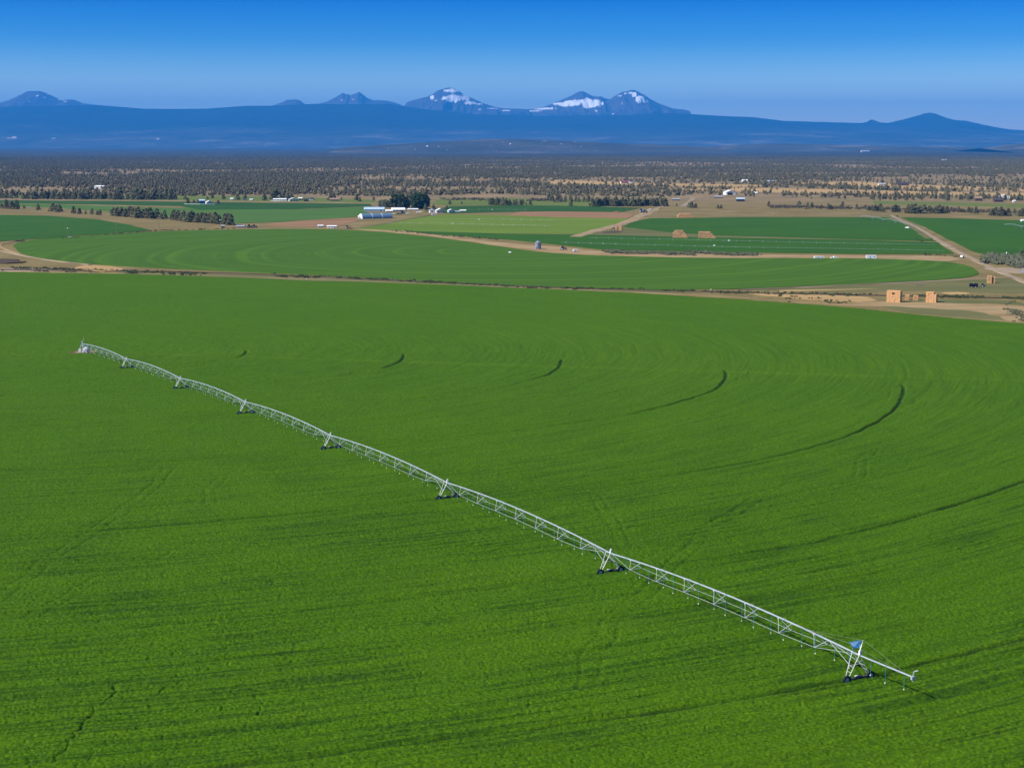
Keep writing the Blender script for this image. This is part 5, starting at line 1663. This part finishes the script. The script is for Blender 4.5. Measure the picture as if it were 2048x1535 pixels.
tractor('blue-white sprayer beside the yellow-green harvester', 1283, 424.5, R(-30), mat('blue_paint', (0.10, 0.22, 0.55), 0.5, var=0.2), 1.7, False, 'sprayer', 'sprayer')
pickup('white pickup on the pale ground right of the harvester', 1301, 421, R(15), M_WHITE, 1.3)
trailer('low white trailer at the far left beside the first tree clump', 59, 416.5, 6, 2.5, R(10), M_WHITE, 'trailer', 'trailer')
pickup('small white pump cart under the left utility pole', 140, 475.5, R(10), M_CREAM, 0.9, 'cart', 'pump_cart', 'car')
trailer('long thin white trailer behind the dark tractors row', 1020.5, 506.5, 4.5, 3, R(60), M_WHITE, 'trailer', 'trailer')

# low things along the fields
def post(label, px, py, hpx, m, r=0.12):
    p = G(px, py)
    o = MB().use(m).bar((0, 0, 0), (0, 0, hpx * mpp(p)), r, 8).bar((0, 0, hpx * mpp(p)), (0, 0, hpx * mpp(p) + .15), r * 1.25, 8).build('marker_post')
    o.location = p
    tag(o, label, 'post')
post('yellow marker post standing on the canal bank', 1629, 588, 4.0, M_YEL, 0.3)
post('white marker post on the bank at the far left', 37, 536, 3.0, M_WHITE, 0.22)
post('short white post on the canal bank below the mown field', 613, 559, 2.5, M_WHITE, 0.2)
post('short white post at the end of the canal track', 1422, 580, 2.5, M_WHITE, 0.2)

def pole(label, px, py, hpx, lamp=False, arm=True, group=None):
    p = G(px, py)
    h = hpx * mpp(p)
    o = thing('utility_pole', label, 'utility pole', p, 0, group)
    wood = mat('weathered_wood', (0.34, 0.28, 0.21), 0.9, var=0.25)
    MB().use(wood).bar((0, 0, 0), (0, 0, h), 0.26, 8, 0.17).build('post', o)
    if arm:
        c = MB().use(wood).box((0, -0.2, h - 0.6), (2.6, 0.18, 0.2))
        for x in (-1.1, 0, 1.1):
            c.use(M_BOX).bar((x, -0.2, h - 0.5), (x, -0.2, h - 0.2), 0.07, 6)
        c.build('crossarm', o)
    if lamp:
        MB().use(M_BOX).lathe([(0.5, h - 0.9), (0.6, h - 0.4), (0.3, h + 0.2)], 10, (0, -0.6, 0)).build('lamp_head', o)
pole('utility pole with white transformer before the dark left field', 136.5, 475.5, 20, True)
pole('plain tall utility pole at the edge of the mown field', 234, 468, 20)
pole('thin bare utility pole on the tan strip', 318.5, 456, 12, arm=False)
pole('utility pole with white lamp beside the last windbreak trees', 441, 454, 15, True)
pole('left of two thin poles before the brown tilled field', 1252.5, 424, 9, arm=False)
pole('right of two thin poles before the brown tilled field', 1266.5, 423.5, 9, arm=False)
pole('thin utility pole behind the small hay stack on the dry pasture', 1382, 402, 8, True, False)
pole('thin pole left of the farmyard grove', 822, 421, 9, True, False)
pole('short pole with a white box in the far right field', 2012.5, 509.5, 5, True, False)

def wheel_line(label, pts, r_px=2.4, step=12.0):
    """side-roll irrigation line: a pipe carried on spoked wheels, with a mover in the middle"""
    P = [G(*p) for p in pts]
    o = thing('wheel_line', label, 'wheel line', P[0])
    O = P[0]
    r = 0.95
    pm = MB().use(M_GALV)
    for a, b in zip(P, P[1:]):
        pm.bar(a - O + Vector((0, 0, r + .3)), b - O + Vector((0, 0, r + .3)), 0.05, 6)
    pm.build('pipe', o)
    tot = sum((b - a).length for a, b in zip(P, P[1:]))
    n = min(60, int(tot / step))
    whl = None
    for i in range(n):
        s = tot * (i + 0.5) / n
        for a, b in zip(P, P[1:]):
            L = (b - a).length
            if s <= L:
                q = a.lerp(b, s / L)
                d = (b - a).normalized()
                break
            s -= L
        if whl is None:
            w = MB().use(M_GALV)
            for k in range(12):
                a0, a1 = 2 * math.pi * k / 12, 2 * math.pi * (k + 1) / 12
                w.bar((0, r * math.cos(a0), r * math.sin(a0)), (0, r * math.cos(a1), r * math.sin(a1)), 0.035, 4)
                if k % 2 == 0:
                    w.bar((0, 0, 0), (0, r * math.cos(a0), r * math.sin(a0)), 0.025, 4)
            whl = w.mesh('wheel')
        c = link('wheel', whl, o)
        c.location = q - O + Vector((0, 0, r + 0.3))
        c.rotation_euler = (0, 0, math.atan2(d.y, d.x))
    q = P[0].lerp(P[-1], 0.42)
    MB().use(M_BOX).box(q - O + Vector((0, 0, 1.3)), (1.6, 1.3, 1.2), 0.1).build('mover', o)
wheel_line('upper of two long wheel lines across the dark crop strip', [(1180, 478), (1350, 481), (1500, 484.5), (1700, 489), (1870, 492)])
wheel_line('lower of two long wheel lines across the dark crop strip', [(1120, 487), (1250, 491), (1500, 497), (1700, 500), (1890, 503.5)])
wheel_line('upper pale wheel line across the yellow-green field', [(850, 440), (1000, 439.5), (1110, 442)])
wheel_line('lower pale wheel line across the yellow-green field', [(770, 447), (900, 449), (1100, 453.5)])
wheel_line('wheel line in the bluish strip behind the tilled field', [(930, 421), (1000, 420), (1060, 421)])

def far_pivot(label, pts, h=3.6):
    """a far irrigation machine: arched pipe spans over A-shaped wheeled towers"""
    P = [G(*p) for p in pts]
    O = P[0]
    o = thing('irrigation_pivot', label, 'irrigation machine', O)
    up = Vector((0, 0, h))
    for a, b in zip(P, P[1:]):
        s = MB().use(M_GALV)
        L = [a.lerp(b, i / 8) - O + up + Vector((0, 0, 1.2 * 4 * (i / 8) * (1 - i / 8))) for i in range(9)]
        s.tube(L, 0.12, 6)
        low = [q - Vector((0, 0, 1.3)) for q in L[1:-1]]
        s.tube([L[0]] + low + [L[-1]], 0.045, 4)
        for q, w in zip(L[1:-1], low):
            s.bar(q, w, 0.04, 4)
        s.build('pipe_span', o)
    for a, b in zip(P[1:], P):
        d = (a - b).normalized()
        n = Vector((-d.y, d.x, 0))
        t = MB().use(M_GALV)
        for sg in (-1, 1):
            t.bar(a - O + up, a - O + n * sg * 2 + Vector((0, 0, .6)), 0.1, 4)
        t.bar(a - O + n * 2 + Vector((0, 0, .6)), a - O - n * 2 + Vector((0, 0, .6)), 0.09, 4)
        for sg in (-1, 1):
            c = a - O + n * sg * 2 + Vector((0, 0, .6))
            t.use(M_TYRE).bar(c - d * .15, c + d * .15, 0.6, 10)
        t.build('tower', o)
far_pivot('distant silver irrigation machine in the upper corner of the dark field by the road', [(1812, 455), (1790, 447.5), (1766, 444.5), (1745, 440.5), (1722, 437.5)])
far_pivot('distant silver irrigation machine at the right edge of the far right field', [(2008, 455), (2043, 459), (2090, 462)])

def fence(label, pts, h, m, step=14.0, rr=0.12):
    P = [G(*p) for p in pts]
    o = thing('fence', label, 'fence', P[0])
    O = P[0]
    for a, b in zip(P, P[1:]):
        L = (b - a).length
        r = MB().use(m)
        for z in (0.35, 0.65, 0.95):
            q = Vector((0, 0, h * z))
            r.bar(a - O + q, b - O + q, rr, 4)
        r.build('rail', o)
        n = max(2, int(L / step))
        for i in range(n + 1):
            c = a.lerp(b, i / n) - O
            MB().use(m).box(c + Vector((0, 0, h * 0.525)), (rr * 1.6, rr * 1.6, h * 1.05)).build('post', o)
fence('long white rail fence in front of the white gabled house', [(369, 409), (400, 409.5), (430, 409.5), (449, 409)], 1.7, M_WHITE)
fence('white rail fence beside the long low white house', [(541, 402.5), (560, 402.8), (577, 402.8)], 1.5, M_WHITE)
fence('pale gate fence on the canal bank below the mown field', [(778, 562), (800, 563)], 1.3, M_WIRE, 4, 0.04)
fence('second pale gate on the canal bank, right of the first', [(825, 565.5), (842, 566)], 1.3, M_WIRE, 3, 0.04)

def old_pipe():
    p = G(1838, 570.5)
    o = MB().use(mat('grey_log', (0.35, 0.32, 0.28), 0.9, var=0.3)).bar((-2.6, 0, 0.4), (2.6, 0.3, 0.4), 0.4, 12).bar((2.6, 0.3, .4), (3.1, 0.35, .45), 0.3, 10).build('culvert_pipe')
    o.location = p
    tag(o, 'grey culvert pipe lying on the grass left of the black tank trailer', 'pipe')
old_pipe()

# ------------------------------------------------------------------ haze
def haze():
    b = MB()
    x, y0, y1, z1 = 46000, -2000, 62500, 1750
    b.add([(-x, y0, -10), (x, y0, -10), (x, y1, -10), (-x, y1, -10), (-x, y0, z1), (x, y0, z1), (x, y1, z1), (-x, y1, z1)],
          [(3, 2, 1, 0), (4, 5, 6, 7), (0, 1, 5, 4), (1, 2, 6, 5), (2, 3, 7, 6), (3, 0, 4, 7)])
    m = bpy.data.materials.new('haze')
    m.use_nodes = True
    n, l = m.node_tree.nodes, m.node_tree.links
    n.clear()
    out = n.new('ShaderNodeOutputMaterial')
    v = n.new('ShaderNodeVolumePrincipled')
    v.inputs['Color'].default_value = (0.035, 0.36, 1.0, 1)
    v.inputs['Density'].default_value = 3.1e-5
    v.inputs['Anisotropy'].default_value = 0.0
    l.new(v.outputs[0], out.inputs['Volume'])
    m.cycles.homogeneous_volume = True
    b.use(m)
    b.m = [0] * len(b.m)
    o = b.build('haze')
    tag(o, 'blue air haze over the plain and mountains', 'haze', kind='stuff')
haze()
